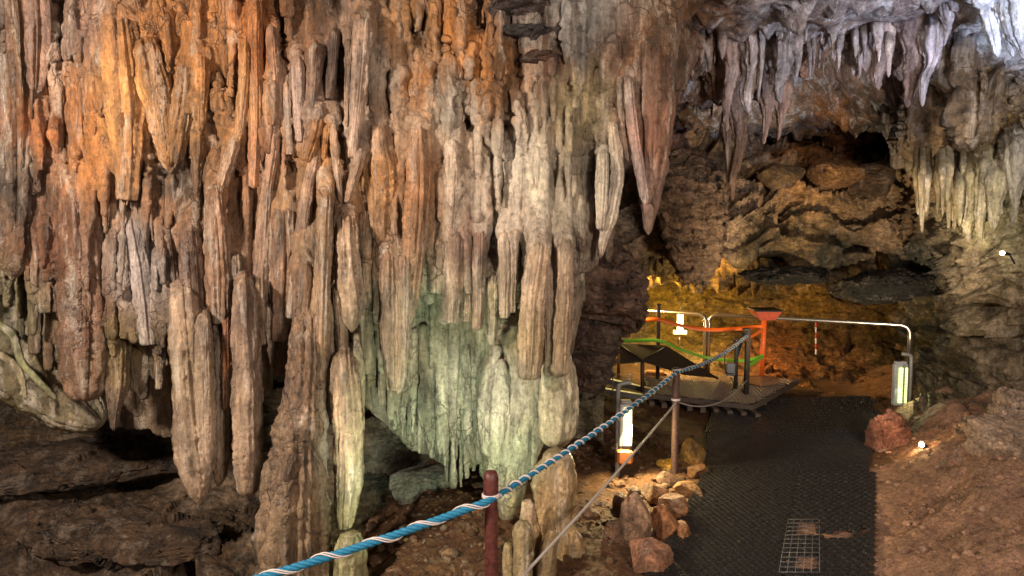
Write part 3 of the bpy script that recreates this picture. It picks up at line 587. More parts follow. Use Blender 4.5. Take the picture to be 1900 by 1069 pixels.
# ------------------------------------------------------------------ 3. rock sheets of the chamber
def sheet(name, pxs, pys, Ym, res, amp, sc_, mat, kind='structure', ridg=.4, seed=0, axis='y', label=None, cat=None, strata=0., colr=None, dirt=0., gain=1., pockets=0.):
    Ym = np.array(Ym, float); pxs = np.array(pxs, float); pys = np.array(pys, float)
    nx = int((pxs[-1]-pxs[0])/res)+1; ny = int((pys[-1]-pys[0])/res)+1
    gx = np.linspace(pxs[0], pxs[-1], nx); gy = np.linspace(pys[0], pys[-1], ny)
    rows = np.stack([np.interp(gx, pxs, r) for r in Ym]); Yf = np.stack([np.interp(gy, pys, rows[:, k]) for k in range(nx)], 1)
    for _ in range(int(40/res)):
        Yf[1:-1] = (Yf[:-2]+2*Yf[1:-1]+Yf[2:])/4; Yf[:, 1:-1] = (Yf[:, :-2]+2*Yf[:, 1:-1]+Yf[:, 2:])/4
    PX, PY = np.meshgrid(gx, gy); V = Parr(PX.ravel(), PY.ravel(), Yf.ravel())
    i = np.arange(ny-1)[:, None]*nx; k = np.arange(nx-1)[None]; Q = np.stack([i+k, i+nx+k, i+nx+k+1, i+k+1], -1).reshape(-1, 4)
    N_ = vnormals(V, Q)
    wv = V+np.stack([fbm(V, 2, (1.2,)*3, seed+40), fbm(V, 2, (1.2,)*3, seed+50), fbm(V, 2, (1.2,)*3, seed+60)], -1)*.25
    d = amp*fbm(wv, 5, sc_, seed)+amp*ridg*fbm(wv, 5, tuple(q*2.1 for q in sc_), seed+3, ridged=True)
    if strata:
        s_ = wv[:, 2]*4.2+fbm(V, 3, (.7, .7, .7), seed+8)*1.3; fr = s_-np.floor(s_)
        d = d+strata*(fr**1.6-.5)*(0.6+fbm(wv, 3, (2, 2, 2), seed+9))
    d = d+.03*fbm(V, 3, (14, 14, 20), seed+12)+.05*fbm(V, 3, (5, 5, 8), seed+16, ridged=True)*(pockets > 0)
    if pockets: d = d-pockets*np.clip((fbm(wv, 3, (1.5, 1.5, 3.6), seed+22)-.14)*5, 0, 1)
    V = V+N_*d[:, None]
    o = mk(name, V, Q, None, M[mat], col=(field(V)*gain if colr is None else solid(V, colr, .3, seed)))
    tag(o, label, cat, kind=kind if not label else None); return o
# ceiling
gx = np.arange(-3.9, 7.2, .022); gy = np.concatenate([np.arange(-1., 2.4, .08), np.arange(2.4, 8.2, .022)])
XX, YY = np.meshgrid(gx, gy); V = np.stack([XX.ravel(), YY.ravel(), 0*XX.ravel()], -1)
z = 2.92+.16*fbm(V, 4, (.9, .9, 1), 3)+.09*fbm(V, 4, (3, 2.2, 1), 9, ridged=True)+.02*fbm(V, 3, (14, 14, 1), 5)
dr = np.clip(fbm(V, 3, (4.5, 4.5, 1), 21)-.18, 0, 1); z = z-dr*.35
# the roof steps up beyond the dripping lip and over the dark pocket
lip = 5.35+.25*fbm(V, 2, (1.1, 0, 0), 33); st = 1/(1+np.exp(-(V[:, 1]-lip)*9)); z = z-.28*np.exp(-((V[:, 1]-lip+.1)/.22)**2)+.0*st
hole = np.exp(-(np.abs(V[:, 0]-2.9)/.6)**3-(np.abs(V[:, 1]-6.3)/1.15)**3); z = z+1.5*hole-.16*st*(1-hole)
z = z+.5*np.clip((V[:, 0]*-1-.2), 0, 1)*(V[:, 1] > 3.5)
V[:, 2] = z; nx = len(gx); ny = len(gy); i = np.arange(ny-1)[:, None]*nx; k = np.arange(nx-1)[None]
Q = np.stack([i+k, i+nx+k, i+nx+k+1, i+k+1], -1).reshape(-1, 4)
tag(mk('ceiling', V, Q, None, M['roof'], col=field(V, 50, 1.1)), kind='structure')
# back walls
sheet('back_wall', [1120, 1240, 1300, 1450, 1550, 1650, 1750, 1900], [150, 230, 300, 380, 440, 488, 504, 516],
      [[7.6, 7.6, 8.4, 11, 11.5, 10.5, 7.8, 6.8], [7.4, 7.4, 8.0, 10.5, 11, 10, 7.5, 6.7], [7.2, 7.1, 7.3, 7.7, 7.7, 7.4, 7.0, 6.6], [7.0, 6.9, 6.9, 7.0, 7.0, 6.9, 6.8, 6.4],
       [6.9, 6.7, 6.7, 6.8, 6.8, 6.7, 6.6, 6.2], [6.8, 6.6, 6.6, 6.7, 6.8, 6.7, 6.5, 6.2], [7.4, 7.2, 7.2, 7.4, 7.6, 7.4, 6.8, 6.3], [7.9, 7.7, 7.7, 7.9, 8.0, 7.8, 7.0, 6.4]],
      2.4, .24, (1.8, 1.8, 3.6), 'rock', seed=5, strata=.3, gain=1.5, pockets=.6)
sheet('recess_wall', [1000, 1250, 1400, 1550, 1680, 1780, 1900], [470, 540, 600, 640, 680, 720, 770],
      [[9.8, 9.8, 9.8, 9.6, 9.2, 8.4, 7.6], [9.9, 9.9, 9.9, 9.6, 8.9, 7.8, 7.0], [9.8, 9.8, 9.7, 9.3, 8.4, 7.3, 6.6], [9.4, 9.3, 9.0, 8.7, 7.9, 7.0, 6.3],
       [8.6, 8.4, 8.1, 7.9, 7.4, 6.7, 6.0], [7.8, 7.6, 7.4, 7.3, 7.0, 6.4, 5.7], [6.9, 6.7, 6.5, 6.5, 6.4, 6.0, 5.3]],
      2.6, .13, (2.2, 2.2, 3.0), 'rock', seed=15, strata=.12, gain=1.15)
sheet('right_wall', [1690, 1760, 1830, 1900, 2050, 2300], [60, 150, 250, 350, 450, 540, 620, 720, 800, 900],
      [[7.2, 6.6, 5.9, 5.4, 4.8, 3.8], [7.2, 6.7, 5.8, 5.2, 4.6, 3.7], [7.1, 6.5, 5.4, 5.0, 4.5, 3.7], [7.0, 6.0, 5.1, 4.8, 4.4, 3.6], [7.0, 6.1, 5.2, 4.8, 4.4, 3.6],
       [7.1, 6.5, 5.4, 4.9, 4.4, 3.6], [7.0, 6.4, 5.6, 5.0, 4.4, 3.6], [6.4, 6.0, 5.5, 5.0, 4.4, 3.5], [5.6, 5.4, 5.1, 4.8, 4.3, 3.4], [4.9, 4.8, 4.6, 4.4, 4.0, 3.2]],
      2.4, .27, (2.3, 2.3, 1.7), 'lime', seed=25, strata=.06, ridg=.8, gain=1.35, pockets=.25)
sheet('recess_rock', [-300, 0, 200, 400, 600, 800, 1000, 1120], [480, 620, 720, 800, 880, 950, 1030, 1130],
      [[5.4, 5.4, 5.4, 5.4, 5.5, 5.6, 5.6, 5.6], [5.3, 5.4, 5.5, 5.5, 5.6, 5.6, 5.6, 5.6], [5.1, 5.3, 5.4, 5.4, 5.4, 5.4, 5.5, 5.5], [4.7, 5.0, 5.1, 5.1, 5.1, 5.1, 5.2, 5.2],
       [4.3, 4.6, 4.7, 4.7, 4.7, 4.7, 4.9, 4.9], [4.0, 4.2, 4.3, 4.3, 4.35, 4.3, 4.4, 4.4], [3.6, 3.8, 3.9, 3.9, 3.95, 3.9, 3.9, 3.9], [3.2, 3.3, 3.4, 3.4, 3.5, 3.4, 3.4, 3.4]],
      2.8, .17, (1.3, 1.3, 2.4), 'rock', seed=35, strata=.3, gain=.8)
# far darkness beyond every gap: the cave goes on
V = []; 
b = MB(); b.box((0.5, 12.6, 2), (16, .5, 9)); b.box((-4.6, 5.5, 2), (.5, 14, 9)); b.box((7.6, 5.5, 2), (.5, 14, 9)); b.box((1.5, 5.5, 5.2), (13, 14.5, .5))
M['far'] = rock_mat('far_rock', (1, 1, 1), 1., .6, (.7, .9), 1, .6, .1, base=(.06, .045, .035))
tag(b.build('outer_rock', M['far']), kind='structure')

# ------------------------------------------------------------------ 4. ground
def gz(x, y):
    p = np.stack([x, y, 0*x], -1)
    pr = np.interp(y, [2, 3.2, 4.6, 6, 7, 9], [1.25, 1.74, 2.5, 3.2, 3.6, 4.2]); pl = np.interp(y, [2, 3.2, 4.6, 6, 7, 9], [.3, .6, 1.3, 1.6, 1.4, 1.2])
    off = np.clip(pl-x, 0, 3); r = np.clip(x-pr, 0, 5)
    inside = (off == 0) & (r == 0); sm = np.clip((off+r)/.25, 0, 1)
    z = sm*(.045*fbm(p, 5, (2.6, 2.6, 1), 2)+.03*fbm(p, 5, (9, 9, 1), 6, ridged=True)+.012*fbm(p, 3, (40, 40, 1), 7))
    z = z-.42*np.clip((-x-.55)/.6, 0, 1)*(1-np.clip((y-4.3)/1.5, 0, 1))
    z = z+r*.34*np.clip(r/.6, .3, 1)+.12*np.clip(r/.5, 0, 1)*fbm(p, 4, (2.1, 2.1, 1), 12)*1.4+.05*np.clip(r/.3, 0, 1)*fbm(p, 5, (5, 5, 1), 19, ridged=True)
    return z-.012
gx = np.concatenate([np.arange(-5, -1.6, .08), np.arange(-1.6, 3.6, .018), np.arange(3.6, 7.6, .06)]); gy = np.concatenate([np.arange(-3, 2.2, .2), np.arange(2.2, 5.4, .018), np.arange(5.4, 10, .04)])
XX, YY = np.meshgrid(gx, gy); V = np.stack([XX.ravel(), YY.ravel(), gz(XX.ravel(), YY.ravel())], -1)
nx = len(gx); ny = len(gy); i = np.arange(ny-1)[:, None]*nx; k = np.arange(nx-1)[None]; Q = np.stack([i+k, i+k+1, i+nx+k+1, i+nx+k], -1).reshape(-1, 4)
wt = np.clip((V[:, 0]-np.interp(V[:, 1], [2, 3.2, 4.6, 6], [1.3, 1.8, 2.6, 3.4]))/.4, 0, 1)[:, None]
gc = solid(V, (112, 76, 46), .3, 2)*(1-wt)+wt*solid(V, (170, 128, 102), .3, 5)
inp = np.clip(1-wt, 0, 1)*((V[:, 0] > np.interp(V[:, 1], [2, 3.2, 4.6, 6], [.5, .95, 1.6, 1.9])) & (V[:, 1] < 4.6))[:, None]
gc = gc*(1-inp)+inp*solid(V, (186, 140, 112), .2, 9)
tag(mk('ground', V, Q, None, M['dirt'], col=gc), kind='structure')

# ------------------------------------------------------------------ 5. boulders and stones
def icos(n=5):
    # cube sphere
    k = 2**n; a = np.linspace(-1, 1, k+1); A, B_ = np.meshgrid(a, a); A, B_ = np.tan(A*math.pi/4), np.tan(B_*math.pi/4)
    V = []; Q = []; m = k+1; i = np.arange(k)[:, None]*m; j = np.arange(k)[None]; q = np.stack([i+j, i+j+1, i+m+j+1, i+m+j], -1).reshape(-1, 4); o = np.ones_like(A)
    for f, (x_, y_, z_) in enumerate([(o, A, B_), (-o, -A, B_), (-A, o, B_), (A, -o, B_), (A, B_, o), (A, -B_, -o)]):
        V.append(np.stack([x_.ravel(), y_.ravel(), z_.ravel()], -1)); Q.append(q+f*m*m)
    V = np.vstack(V); V /= np.linalg.norm(V, axis=1)[:, None]; Q = np.vstack(Q)
    key = np.round(V*1e5).astype(np.int64); _, first, inv = np.unique(key, axis=0, return_index=True, return_inverse=True)
    return V[first], inv.ravel()[Q]
SPH = {n: icos(n) for n in (4, 5, 6)}
def rock(name, label, cat, c, r, col=None, rot=0, amp=.22, seed=0, n=5, mat='lime', group=None, strata=0, angular=.3, kind=None, sq=1.):
    U, Q = SPH[n]; r = np.array(r)
    d = 1+amp*fbm(U, 4, (1.3,)*3, seed)+amp*.4*fbm(U, 4, (3.2,)*3, seed+4, ridged=True)
    rr = np.random.RandomState(int(seed*10)+3)
    V = np.sign(U)*np.abs(U)**sq*d[:, None]
    for k in range(16):                       # split faces
        nn = rr.normal(size=3); nn /= np.linalg.norm(nn); h = rr.uniform(.5, .82); t = V@nn; over = np.maximum(t-h, 0); V = V-nn[None]*(over*angular*2.4)[:, None].clip(0, None)*np.where(over > 0, 1, 0)[:, None]
    V = V+U*(.035*fbm(U, 4, (5,)*3, seed+2, ridged=True)+.02*fbm(U, 3, (13,)*3, seed+6))[:, None]; V = V*r; ca, sa = math.cos(rot), math.sin(rot); V = np.stack([V[:, 0]*ca-V[:, 1]*sa, V[:, 0]*sa+V[:, 1]*ca, V[:, 2]], -1)+np.array(c)
    if strata:
        N_ = vnormals(V, Q); s_ = V[:, 2]*9+fbm(V, 3, (2,)*3, seed)*2; V = V+N_*(strata*(s_-np.floor(s_)-.5))[:, None]
        V = V+(N_*(.03*fbm(V, 4, (7, 7, 11), seed))[:, None])
    o = mk(name, V, Q, None, M[mat], col=(field(V) if col is None else solid(V, col, .25, seed)))
    return tag(o, label, cat, group, kind)
# dark nose of rock right of the curtain, and the brow above the recess
rock('rock_outcrop', 'dark purplish-brown rock outcrop right of the curtain, bulging beside the blue rope', 'rock', P(1108, 545, 5.0), (.42, .6, .42), (122, 94, 78), amp=.25, seed=3, n=6, mat='rock', strata=.05)
rock('rock_outcrop', 'lower darker foot of the outcrop right of the curtain, above the earth', 'rock', P(1085, 640, 5.0), (.32, .5, .36), (100, 78, 66), amp=.25, seed=4, n=6, mat='rock', strata=.05)
rock('rock_outcrop', 'brown layered overhang below the massive brown cone, its underside black', 'rock', P(1288, 385, 6.0), (.42, .5, .66), (140, 110, 84), amp=.3, seed=8, n=6, mat='rock', strata=.045)
BL = [((1500, 290), 7.9, (.38, .3, .16), (160, 104, 54), 'orange-brown flat boulder jammed below the dark pocket in the roof'),
 ((1570, 262), 8.1, (.34, .3, .17), (156, 96, 52), 'orange boulder just below the dark pocket, right of the flat one'),
 ((1540, 330), 7.0, (.4, .3, .2), (158, 112, 66), 'rounded tan boulder under the two orange boulders'),
 ((1450, 330), 7.1, (.26, .3, .16), (120, 90, 56), 'brown boulder left of the rounded tan boulder'),
 ((1620, 340), 7.0, (.3, .3, .22), (100, 76, 56), 'dark boulder right of the rounded tan boulder')]
for k, ((x_, y_), Y, r_, c_, l_) in enumerate(BL):
    rock('boulder', l_, 'boulder', P(x_, y_, Y), r_, c_, rot=k*.7, seed=20+k, mat='rock', group='boulders below the roof pocket', n=5)
rock('rock_ledge', 'dark grey smooth limestone lens at the top of the curtain, right of its orange part', 'rock', P(990, 66, 3.5), (.2, .2, .055), (84, 74, 72), rot=.2, amp=.16, seed=31, mat='rock', n=5, strata=.02, kind=None, group='dark ledges at the top of the curtain')
rock('rock_ledge', 'dark brown layered ledge below the grey lens at the top of the curtain', 'rock', P(1010, 118, 3.53), (.18, .2, .06), (96, 66, 50), rot=-.1, amp=.25, seed=33, mat='rock', n=5, strata=.03, group='dark ledges at the top of the curtain')
rock('rock_ledge', 'grey-brown ledge at the very top edge above the grey lens', 'rock', P(970, 10, 3.5), (.24, .22, .09), (120, 100, 92), rot=.1, amp=.25, seed=35, mat='rock', n=5, strata=.03, group='dark ledges at the top of the curtain')
rock('rock_ledge', 'rust-brown rocky ledge behind the foot of the lumpy column', 'rock', P(410, 960, 4.3), (.36, .4, .11), (98, 74, 50), rot=.2, amp=.3, seed=52, n=6, mat='rock', strata=.05, group='ledges of the lower left recess')
rock('rock_ledge', 'long brown ledge with a dark hollow beneath, lowest at the left', 'rock', P(190, 985, 3.9), (.75, .4, .1), (84, 62, 44), rot=-.25, amp=.3, seed=54, n=6, mat='rock', strata=.05, group='ledges of the lower left recess')
rock('rock_ledge', 'broad brown slab sloping up to the left below the pale bulge', 'rock', P(90, 870, 4.5), (.95, .5, .11), (78, 58, 42), rot=.35, amp=.3, seed=56, n=6, mat='rock', strata=.05, group='ledges of the lower left recess')
rock('rock_outcrop', 'rock brow coloured shadow-black, hanging low over the recess, left one behind the orange stand', 'rock', P(1470, 508, 6.75), (.5, .45, .13), (40, 35, 26), rot=.1, amp=.5, seed=36, n=6, mat='rock', strata=.03, group='shadow-black brow above the recess')  # added brows, their near-black colour stands in for the shadow band
rock('rock_outcrop', 'rock brow coloured shadow-black, hanging low over the recess, right one above the rail corner', 'rock', P(1650, 528, 6.55), (.48, .45, .2), (38, 35, 28), rot=-.2, amp=.5, seed=38, n=6, mat='rock', strata=.03, group='shadow-black brow above the recess')
# rocks right side
rock('boulder', 'reddish-brown squarish boulder beside the mat, a spotlight on its right flank', 'boulder', P(1668, 828, 4.9)+[0, .1, .0], (.195, .17, .245), (168, 112, 90), seed=41, amp=.34, mat='dirtrock', n=6, angular=.3, sq=.6, strata=.02)
rock('rock_outcrop', 'pale pinkish rock ridge rising at the lower right edge', 'rock', P(1890, 850, 4.2), (.42, .5, .36), (176, 146, 122), rot=.5, seed=46, amp=.25, mat='lime', n=6, strata=.03)
rock('rock_outcrop', 'low tan ledge running down from the pale ridge to the mat', 'rock', P(1800, 930, 4.0), (.5, .4, .2), (168, 124, 88), rot=.3, seed=48, amp=.2, mat='lime', n=6)
rock('rock_outcrop', 'jagged pale block on the crest of the lower right ridge', 'rock', P(1885, 790, 4.5), (.26, .25, .3), (182, 154, 132), rot=.8, seed=47, amp=.3, mat='lime', n=6, strata=.03, angular=.2)
rock('rock_outcrop', 'broken tan-grey rock rim between the small spotlight and the pale ridge', 'rock', P(1790, 868, 4.3), (.22, .2, .17), (170, 140, 118), rot=.2, seed=49, amp=.34, mat='lime', n=6, strata=.03, angular=.2)
STN = [((1178, 975), .0, (.1, .1, .15), (150, 116, 90), 'tall upright grey-tan stone at the near end of the path edging'),
 ((1215, 915), 0, (.085, .08, .075), (170, 124, 82), 'split tan stone on top of the edging behind the upright one'),
 ((1250, 935), 0, (.08, .08, .1), (160, 110, 72), 'reddish stone in the middle of the edging'),
 ((1235, 975), 0, (.07, .08, .1), (158, 104, 66), 'brown stone wedged between the upright stone and the mat'),
 ((1278, 905), 0, (.1, .07, .06), (150, 108, 66), 'flat stone touching the mat edge'),
 ((1150, 935), 0, (.05, .05, .05), (110, 76, 54), 'small dark stone left of the edging'),
 ((1240, 858), .0, (.085, .07, .045), (200, 150, 50), 'low stone tinted lamplight-yellow left of the brown post'),  # yellow light of the nearby lamp is mixed into this stone's colour
 ((1285, 835), .0, (.1, .08, .12), (160, 118, 56), 'upright stone tinted lamplight-amber right of the brown post'),  # colour leans amber to carry the glow of the hooked lamp
 ((1290, 872), 0, (.1, .07, .04), (120, 82, 50), 'flat brown stone at the foot of the amber-tinted stone'),
 ((1205, 1035), 0, (.1, .1, .1), (160, 112, 84), 'low pinkish stone at the bottom of the picture by the mat'),
 ((1265, 985), 0, (.06, .07, .06), (176, 120, 78), 'small bright stone leaning on the mat edge'),
 ((1160, 985), 0, (.07, .1, .09), (120, 86, 62), 'brown stone leaning against the upright stone'),
 ((1240, 890), 0, (.08, .07, .05), (120, 84, 60), 'dark flat stone at the foot of the brown post')]
for k, ((x_, y_), z_, r_, c_, l_) in enumerate(STN):
    p = PG(x_, y_+r_[2]*F/4.*.5, 0); p[2] = r_[2]*.4; r_ = tuple(q_*1.18 for q_ in r_)
    rock('stone', l_, 'stone', p, r_, c_, rot=k*1.3, seed=60+k*1.7, amp=.24, n=5, mat='lime', group='stones edging the path', angular=.42)
SM = [((735, 950), .07, 'brown broken stone on the earth below the green hollow'), ((700, 965), .05, 'smaller stone beside the brown broken stone'), ((845, 975), .045, 'earth-coloured lump left of the red post')]
for k, ((x_, y_), s_, l_) in enumerate(SM):
    p = P(x_, y_, 4.15); rock('stone', l_, 'stone', p, (s_*1.3, s_, s_*.8), (140, 100, 62), rot=k, seed=90+k, n=4, group='stones under the curtain', angular=.45)
rock('rock_outcrop', 'smooth pale grey-green boulder under the green-lit teeth', 'rock', P(800, 900, 4.35), (.36, .3, .16), (130, 130, 112), seed=77, amp=.2, mat='lime', n=6)
gb = MB(); U, Qs = SPH[4]; sub, sq = icos(2)
for k in range(2600):
    x_ = R.uniform(-.9, 3.2); y_ = R.uniform(2.9, 5.6)
    if np.interp(y_, [2, 3.2, 4.6, 6], [.3, .6, 1.3, 1.6]) < x_ < np.interp(y_, [2, 3.2, 4.6, 6], [1.28, 1.76, 2.54, 3.25]): continue
    s_ = R.choice([.006, .009, .009, .012, .014, .02, .032])*R.uniform(.7, 1.2); zz = gz(np.array([x_]), np.array([y_]))[0]
    if x_ > 1.5: s_ *= .6
    d = 1+.3*fbm(sub, 2, (1.5,)*3, k*.37); gb.add(sub*d[:, None]*np.array([s_*R.uniform(.8, 1.5), s_, s_*.7])+np.array([x_, y_, zz+s_*.2]), sq)
o = gb.build('gravel', None); V = np.concatenate(gb.V); ca = o.data.color_attributes.new('Col', 'FLOAT_COLOR', 'POINT')
c4 = np.ones((len(V), 4), np.float32); wr = np.clip((V[:, 0]-1.5)*3, 0, 1)[:, None]; c4[:, :3] = solid(V, (112, 80, 54), .4, 3)*(1-wr)+wr*solid(V, (176, 134, 108), .3, 6); ca.data.foreach_set('color', c4.ravel()); o.data.materials.append(M['lime'])
tag(o, 'small brown stones and crumbs scattered on the bare earth', 'gravel', kind='stuff')

# ------------------------------------------------------------------ 6. roof and right-side stalactites
G2 = 'stalactites of the cave roof'
RT = [
 ('brown fang right of the massive cone', 4.5, 'p', 'stal', (140, 98, 78), [(1262, 90, 50), (1256, 150, 34), (1245, 200, 18), (1242, 232, 8)]),
 ('mauve stalactite with a pale lower end hanging under the roof lip', 4.8, 'p', 'pale', (168, 134, 120), [(1358, 60, 44), (1358, 130, 32), (1350, 190, 18), (1346, 245, 8)]),
 ('white knobbly stalactite hanging under the roof lip', 4.7, 'p', 'pale', (196, 180, 176), [(1396, 70, 26), (1396, 130, 34), (1388, 180, 22), (1387, 212, 10)]),
 ('hair-thin white straw left of the white club-shaped stalactite', 4.6, 'p', 'pale', (196, 180, 172), [(1414, 30, 9), (1412, 110, 8), (1410, 182, 5)]),
 ('thin white neck above the club-shaped stalactite', 4.5, 'c', 'pale', (204, 190, 176), [(1454, 0, 20), (1450, 50, 15), (1446, 104, 15)]),
 ('grey-white club-shaped stalactite at the left of the dark pocket', 4.5, 'p', 'pale', (184, 174, 176), [(1452, 88, 22), (1450, 125, 36), (1446, 160, 26), (1446, 192, 8)]),
 ('brown stalactite trunk hanging low between overhang and dark pocket', 5.3, 'p', 'stal', (136, 92, 70), [(1368, 130, 44), (1368, 210, 38), (1370, 270, 26), (1362, 330, 12), (1358, 372, 5)]),
 ('slender brown fang dripping below the brown trunk', 5.35, 'p', 'stal', (120, 84, 60), [(1350, 240, 14), (1350, 310, 12), (1348, 352, 5)]),
 ('left brown fang at the rim of the dark pocket', 5.0, 'p', 'stal', (146, 100, 76), [(1426, 160, 34), (1422, 210, 22), (1419, 268, 7)]),
 ('right brown fang at the rim of the dark pocket', 5.0, 'p', 'stal', (150, 102, 78), [(1446, 170, 28), (1448, 215, 18), (1446, 262, 6)]),
 ('pinkish lump of roof stone hanging above the dark pocket', 5.0, 'r', 'stal', (170, 124, 100), [(1500, 95, 46), (1494, 125, 36), (1490, 146, 20)]),
 ('mauve stalactite, left of the heavy cluster right of the pocket', 4.8, 'p', 'pale', (160, 138, 134), [(1604, 40, 40), (1604, 100, 38), (1608, 136, 16)]),
 ('mauve stalactite, longest of the heavy cluster right of the pocket', 4.75, 'p', 'pale', (164, 138, 134), [(1628, 30, 46), (1632, 100, 38), (1630, 140, 20), (1629, 168, 8)]),
 ('mauve stalactite, right of the heavy cluster right of the pocket', 4.8, 'p', 'pale', (164, 146, 146), [(1662, 40, 34), (1660, 90, 28), (1662, 124, 10)]),
 ('broad brown-mauve stalactite dropping beside the right end of the pocket', 4.6, 'p', 'stal', (146, 118, 112), [(1700, 20, 50), (1696, 90, 40), (1690, 150, 30), (1684, 200, 10)]),
 ('bluish-white slanting stalactite right of the broad mauve one', 4.45, 'p', 'pale', (196, 192, 206), [(1734, 50, 26), (1728, 110, 20), (1718, 150, 16), (1712, 198, 6)]),
 ('small bluish-white icicle near the upper right corner', 4.2, 'p', 'pale', (206, 204, 218), [(1758, 0, 20), (1756, 50, 14), (1751, 86, 5)]),
 ('thick blue-white stalactite in the upper right corner, left one', 3.9, 'p', 'pale', (206, 212, 232), [(1822, -50, 60), (1832, 10, 44), (1846, 60, 26), (1853, 106, 8)]),
 ('widest blue-white stalactite in the upper right corner', 3.8, 'p', 'pale', (210, 216, 236), [(1880, -60, 66), (1884, 0, 56), (1892, 60, 34), (1900, 110, 12)]),
 ('short blue-white icicle between the two thick corner ones', 3.85, 'p', 'pale', (206, 212, 232), [(1862, -20, 24), (1868, 50, 18), (1880, 106, 6)]),
 ('thin pale drip on the left side of the right wall', 5.6, 'r', 'pale', (190, 176, 140), [(1782, 190, 11), (1780, 225, 11), (1779, 257, 7)]),
 ('grey hanging fold on the back wall below the right end of the pocket', 6.7, 'r', 'pale', (150, 140, 134), [(1656, 230, 22), (1664, 270, 26), (1662, 315, 22)]),
 ('pale stub at the left of the back wall ledge', 6.5, 'r', 'pale', (170, 160, 140), [(1690, 300, 14), (1691, 330, 12)]),
 ('pale stub at the middle of the back wall ledge', 6.4, 'r', 'pale', (172, 162, 140), [(1716, 300, 18), (1716, 338, 14)]),
 ('cream stalactite, leftmost of the dripping fringe on the right wall', 5.1, 'p', 'pale', (156, 140, 104), [(1776, 330, 20), (1774, 380, 16), (1768, 425, 8)]),
 ('cream bulb of the dripping fringe on the right wall', 4.95, 'r', 'pale', (165, 151, 113), [(1798, 330, 16), (1804, 385, 26), (1798, 420, 18), (1794, 450, 8)]),
 ('long cream stalactite in the middle of the dripping fringe', 4.85, 'p', 'pale', (168, 154, 118), [(1824, 310, 22), (1822, 370, 24), (1818, 420, 18), (1816, 455, 6)]),
 ('cream stalactite of the fringe closest to the wall spotlight', 4.8, 'p', 'pale', (156, 146, 121), [(1850, 320, 26), (1848, 390, 24), (1842, 430, 12)]),
 ('grey stalactite at the right edge above the wall spotlight', 4.7, 'p', 'stal', (150, 146, 140), [(1884, 280, 26), (1882, 360, 22), (1878, 420, 10)]),
]
for lb, Y, tip, mat, c, pts in RT:
    pts = [(p_[0]+(3*math.sin(i_*2.1+pts[0][0])), p_[1], p_[2]*(1.5 if i_ == 0 else .82)) for i_, p_ in enumerate(pts)]
    stal('stalactite', lb, 'stalactite', pts, Y, tip, mat, c, G2, seg=36, nz=1.7, lob=.22)
RL = [
 ('rough brown hanging mass behind the mauve stalactite under the lip', 5.1, (142, 104, 84), [(1338, 90, 70), (1334, 150, 50), (1330, 196, 20)]),
 ('wide brown rock tooth behind the white club-shaped stalactite', 5.1, (150, 112, 96), [(1420, 90, 80), (1426, 150, 60), (1432, 196, 24)]),
 ('ragged mauve tooth hanging from the lip just right of the dark pocket', 4.95, (156, 128, 120), [(1580, 30, 70), (1590, 90, 50), (1592, 132, 18)]),
 ('ragged mauve-brown hanging rock between the heavy cluster and the broad mauve stalactite', 4.95, (150, 122, 112), [(1660, 10, 90), (1668, 90, 70), (1672, 150, 24)]),
 ('brown knob of roof rock left of the lip straws', 5.0, (130, 92, 68), [(1292, 60, 70), (1290, 110, 50), (1286, 150, 22)]),
 ('dark hanging rock at the top right beneath the blue-white icicles', 5.3, (120, 96, 76), [(1790, 60, 90), (1780, 140, 80), (1776, 190, 40)]),
 ('rough brown hanging rock above the cream fringe', 5.2, (140, 112, 84), [(1830, 190, 110), (1826, 260, 90), (1822, 330, 60)]),
 ('grey-brown hanging rock left of the cream fringe', 5.9, (136, 112, 88), [(1730, 200, 90), (1726, 270, 80), (1722, 330, 50)]),
]
for lb, Y, c, pts in RL: stal('hanging_rock', lb, 'rock', pts, Y, 'p', 'flow', c, 'ragged rock teeth of the roof', seg=44, lob=.26, nz=1.6)
# shoals of tiny straws that nothing tells apart
def straws(n, area, Y, w, L_, label, col, seed, grp):
    rr = random.Random(seed)
    for k in range(n):
        px = rr.uniform(area[0], area[2]); py = rr.uniform(area[1], area[3]); ww = rr.uniform(*w); l = rr.uniform(*L_); y_ = rr.uniform(*Y)
        stal('straw_stalactite', label, 'stalactite', [(px, py-14, ww*1.6), (px+1, py+l*.4, ww), (px, py+l, ww*.45)], y_, 'p', 'pale', col, grp, seg=10, root=True, step=.016, seed=k)
straws(44, (1250, 55, 1450, 100), (4.6, 5.3), (5, 12), (22, 60), 'one of the short pale straws along the lip left of the dark pocket', (180, 160, 150), 1, 'straws along the roof lip')
straws(54, (1455, 50, 1740, 95), (4.5, 5.1), (5, 13), (18, 60), 'one of the short whitish straws along the lip above the dark pocket', (190, 176, 178), 2, 'straws above the dark pocket')
straws(16, (1285, 150, 1335, 190), (5.5, 5.8), (3, 5), (14, 36), 'one of the tiny threads hanging in the hollow behind the massive brown cone', (170, 150, 130), 3, 'threads behind the brown cone')
straws(30, (1700, 322, 1900, 356), (4.85, 5.3), (6, 13), (24, 80), 'one of the small cream drips in the fringe on the right wall', (156, 144, 111), 4, 'drips on the right wall')
straws(20, (1500, 215, 1640, 240), (8.0, 8.6), (5, 9), (14, 40), 'one of the faint grey drips inside the dark pocket', (110, 116, 104), 5, 'drips inside the dark pocket')

